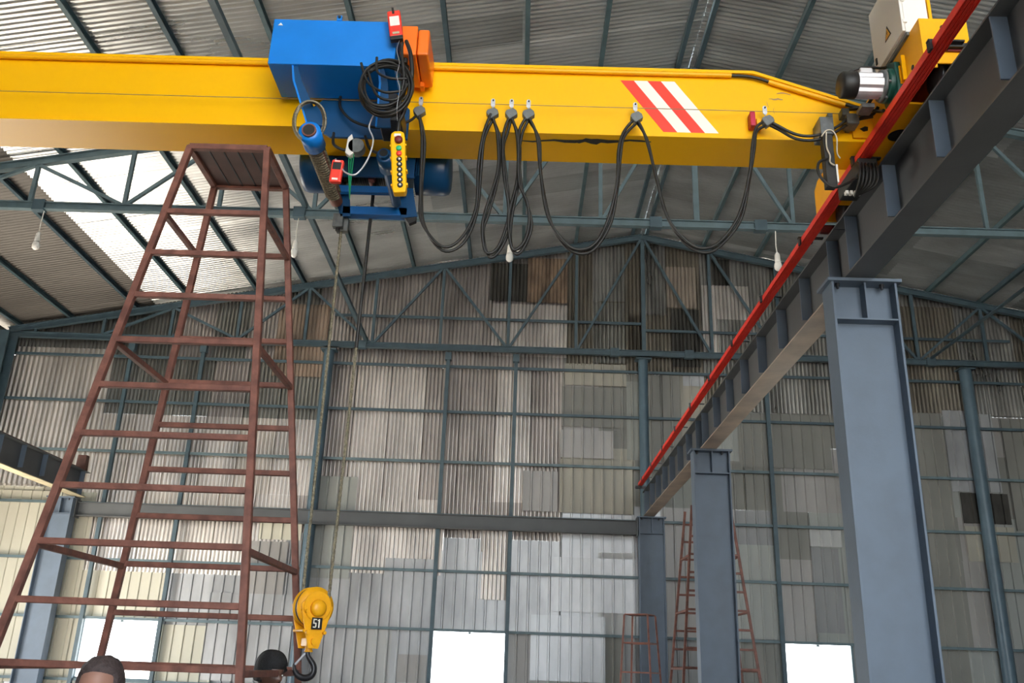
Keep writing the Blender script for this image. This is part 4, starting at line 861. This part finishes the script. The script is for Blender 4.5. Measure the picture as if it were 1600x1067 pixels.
# ------------------------------------------------------------------ people
def ellip(mb, c, rx, ry, rz, m, nu=20, nv=14, fn=None, vmin=0, vmax=None):
    vmax = nv if vmax is None else vmax; vs = []
    for j in range(vmin, vmax+1):
        th = PI*j/nv
        for i in range(nu):
            ph = 2*PI*i/nu; p = Vector((rx*math.sin(th)*math.cos(ph), ry*math.sin(th)*math.sin(ph), rz*math.cos(th)))
            if fn: p = fn(p)
            vs.append(Vector(c)+p)
    k = vmax-vmin; fs = [(j*nu+i, j*nu+(i+1) % nu, (j+1)*nu+(i+1) % nu, (j+1)*nu+i) for j in range(k) for i in range(nu)]
    mb.add(vs, fs, m, True); return mb
def person(x, y, ztop, face_dir, skin, hairm, shirt, label, hs=1.0, cap=False, tilt=0.0):
    """standing figure; face_dir = angle of gaze in plan (radians, 0 = +X)"""
    t = thing('person', (x, y, FLOOR), label, 'person')
    Hh = ztop-FLOOR; hd = .235*hs; Rz = Matrix.Rotation(face_dir+PI/2, 3, 'Z'); tl = Matrix.Rotation(tilt, 3, 'X')
    def wp(p): return Vector((x, y, FLOOR))+Rz@Vector(p)
    # body: skeleton grown with a skin modifier (local frame faces -Y)
    sh = Hh-hd-.075; hip = Hh*.52
    V_ = [(0, 0, hip), (0, -.01, hip+.16), (0, 0, sh-.10), (0, .01, sh+.01), (0, -.005, sh+.10),
          (-.10, 0, hip-.06), (-.11, -.01, hip*.53), (-.115, .02, .09), (-.12, -.14, .05), (.10, 0, hip-.06), (.11, -.01, hip*.53), (.115, .02, .09), (.12, -.14, .05),
          (-.16, .01, sh-.035), (-.205, .03, sh-.30), (-.21, -.05, sh-.55), (-.205, -.08, sh-.63), (.16, .01, sh-.035), (.205, .03, sh-.30), (.21, -.05, sh-.55), (.205, -.08, sh-.63)]
    E_ = [(0, 1), (1, 2), (2, 3), (3, 4), (0, 5), (5, 6), (6, 7), (7, 8), (0, 9), (9, 10), (10, 11), (11, 12), (3, 13), (13, 14), (14, 15), (15, 16), (3, 17), (17, 18), (18, 19), (19, 20)]
    Rr = [(.15, .11), (.14, .10), (.16, .11), (.09, .08), (.056, .056), (.092, .095), (.060, .062), (.042, .045), (.04, .03), (.092, .095), (.060, .062), (.042, .045), (.04, .03),
          (.056, .056), (.045, .045), (.032, .032), (.028, .022), (.056, .056), (.047, .047), (.032, .032), (.028, .022)]
    me = bpy.data.meshes.new('body'); me.from_pydata([Rz@Vector(v) for v in V_], E_, []); ob_ = bpy.data.objects.new('body', me); COL.objects.link(ob_); ob_.parent = t
    me.materials.append(skin); me.materials.append(shirt); me.materials.append(M_TROUS)
    md = ob_.modifiers.new('skin', 'SKIN'); 
    for i, r in enumerate(Rr): me.skin_vertices[0].data[i].radius = r
    me.skin_vertices[0].data[0].use_root = True
    ob_.modifiers.new('sub', 'SUBSURF').render_levels = 4; ob_.modifiers['sub'].levels = 4
    dg = bpy.context.evaluated_depsgraph_get(); ev = bpy.data.meshes.new_from_object(ob_.evaluated_get(dg)); ob_.modifiers.clear(); ob_.data = ev
    ev.materials.clear()
    for mm in (skin, shirt, M_TROUS): ev.materials.append(mm)
    iR = Rz.inverted()
    for p in ev.polygons:
        p.use_smooth = True; c = iR@p.center
        p.material_index = 2 if c.z < hip+.02 and abs(c.x) < .19 and not (abs(c.x) > .155 and c.z > .6) else 1 if (c.z < sh+.045 and not (abs(c.x) > .17 and c.z < sh-.28)) else 0
    cl = MB(); cl.tube([wp((.088*math.cos(k*PI/14), .004+.078*math.sin(k*PI/14), sh+.045+.012*math.sin(k*PI/14))) for k in range(28)], .013, 8, closed=True); cl.build('collar', shirt, t)
    # hands: palm with four fingers and a thumb each
    hm = MB()
    for s in (-1, 1):
        w0 = Vector((s*.205, -.08, sh-.63)); hm.tube([wp(w0+Vector((0, 0, .03))), wp(w0+Vector((0, -.012, -.03))), wp(w0+Vector((0, -.018, -.085)))], [.026, .036, .034], 10, flat=.5)
        for f in range(4):
            L = (.062, .072, .068, .052)[f]; q = w0+Vector((0, -.045+f*.019, -.080)); hm.tube([wp(q), wp(q+Vector((-s*.006, -.004, -L*.5))), wp(q+Vector((-s*.022, -.006, -L)))], [.0095, .009, .007], 8)
        q = w0+Vector((0, -.035, -.02)); hm.tube([wp(q), wp(q+Vector((-s*.006, -.028, -.028))), wp(q+Vector((-s*.012, -.036, -.058)))], [.012, .011, .008], 8)
    hm.build('hands', skin, t)
    # head
    hc = Vector((0, -.02, Hh-hd*.52)); rx, ry, rz = .076*hs, .096*hs, hd*.51
    def fn(p):
        u = p.z/rz; q = p.copy()
        if 0 < u < .995:
            k_ = (1-u**2.7)**.42/math.sqrt(1-u*u); q.x *= k_; q.y *= k_
        if u < 0: q.x *= 1-.28*u*u; q.y *= 1-.18*u*u if q.y < 0 else 1-.35*u*u
        f = max(0, -q.y/ry)
        if f > .55:
            ax_ = abs(q.x)/rx
            q.y -= .020*hs*math.exp(-((u+.22)/.16)**2-(ax_/.20)**2)*1.3                          # nose
            q.y -= .008*hs*math.exp(-((u-.20)/.10)**2-(ax_/.6)**2)                               # brow
            q.y += .012*hs*math.exp(-((u-.02)/.11)**2-((ax_-.42)/.2)**2)                         # eye sockets
            q.y -= .006*hs*math.exp(-((u+.56)/.07)**2-(ax_/.3)**2)                               # lips
            q.y -= .008*hs*math.exp(-((u+.88)/.12)**2-(ax_/.35)**2)                              # chin
        return q
    def place(mb): mb.v = [tuple(wp(hc+tl@(Vector(v)))) for v in mb.v]; return mb
    hh = MB(); ellip(hh, (0, 0, 0), rx, ry, rz, None, 40, 32, fn); place(hh); hh.build('head', skin, t)
    for s in (-1, 1):
        e = MB(); ellip(e, (s*rx*.42, -ry*.86, rz*.0), .0115, .010, .0055, None, 14, 10); place(e).build('eye', M_EYE, t)
        e = MB(); ellip(e, (s*rx*.42, -ry*.86-.0075, rz*.0), .0045, .004, .0048, None, 10, 6); place(e).build('iris', M_BLACK, t)
        e = MB(); ellip(e, (s*rx*1.0, ry*.08, -rz*.08), .010, .020, .034, None, 12, 10, lambda p: Vector((p.x, p.y+p.z*.25, p.z))); place(e).build('ear', skin, t)
        e = MB(); e.tube([(s*rx*.2, -ry*.93, rz*.16), (s*rx*.45, -ry*.93, rz*.2), (s*rx*.68, -ry*.80, rz*.15)], [.003, .004, .002], 6); place(e).build('eyebrow', hairm, t)
    e = MB(); e.tube([(-.022, -ry*.90, -rz*.56), (0, -ry*.965, -rz*.55), (.022, -ry*.90, -rz*.56)], [.003, .006, .003], 8); place(e).build('lips', M_OLDOX if skin == M_SKIN1 else M_SKIN2, t)
    hr = MB()
    def fh(p):
        q = fn(p); k = 1.0
        front = max(0, -p.y/ry); low = .30+.42*front if not cap else .26+.05*front        # hairline
        side_ = -.10 if p.y > -.02 else 0
        u = p.z/rz
        th = .012*hs if not cap else .022*hs
        lim = low if p.y < 0 else -.45
        if abs(p.x)/rx > .75 and p.y < 0: lim = min(lim, .05)
        sft = max(0.0, min(1.0, (u-lim)/.12))
        q *= 1+(th*sft-.006*(1-sft))/.09
        if not cap: q += Vector((0, 0, .004*math.sin(p.x*160)*math.cos(p.y*120)))*sft
        return q
    ellip(hr, (0, 0, 0), rx*1.0, ry*1.0, rz*1.0, None, 48, 36, fh, 0, 26); place(hr); hr.build('hair', hairm, t, fix=False)
    return t
person(-1.56, 3.62, -.022, -PI/2+.12, M_SKIN1, M_HAIR, M_SHIRT1, 'person with short dark hair at the bottom edge, facing the camera', 1.0)
person(-1.76, 6.80, .035, -.55, M_SKIN2, M_HAIRB, M_SHIRT2, 'person with thick black hair behind the tower rail, looking right', 1.08, True, .1)
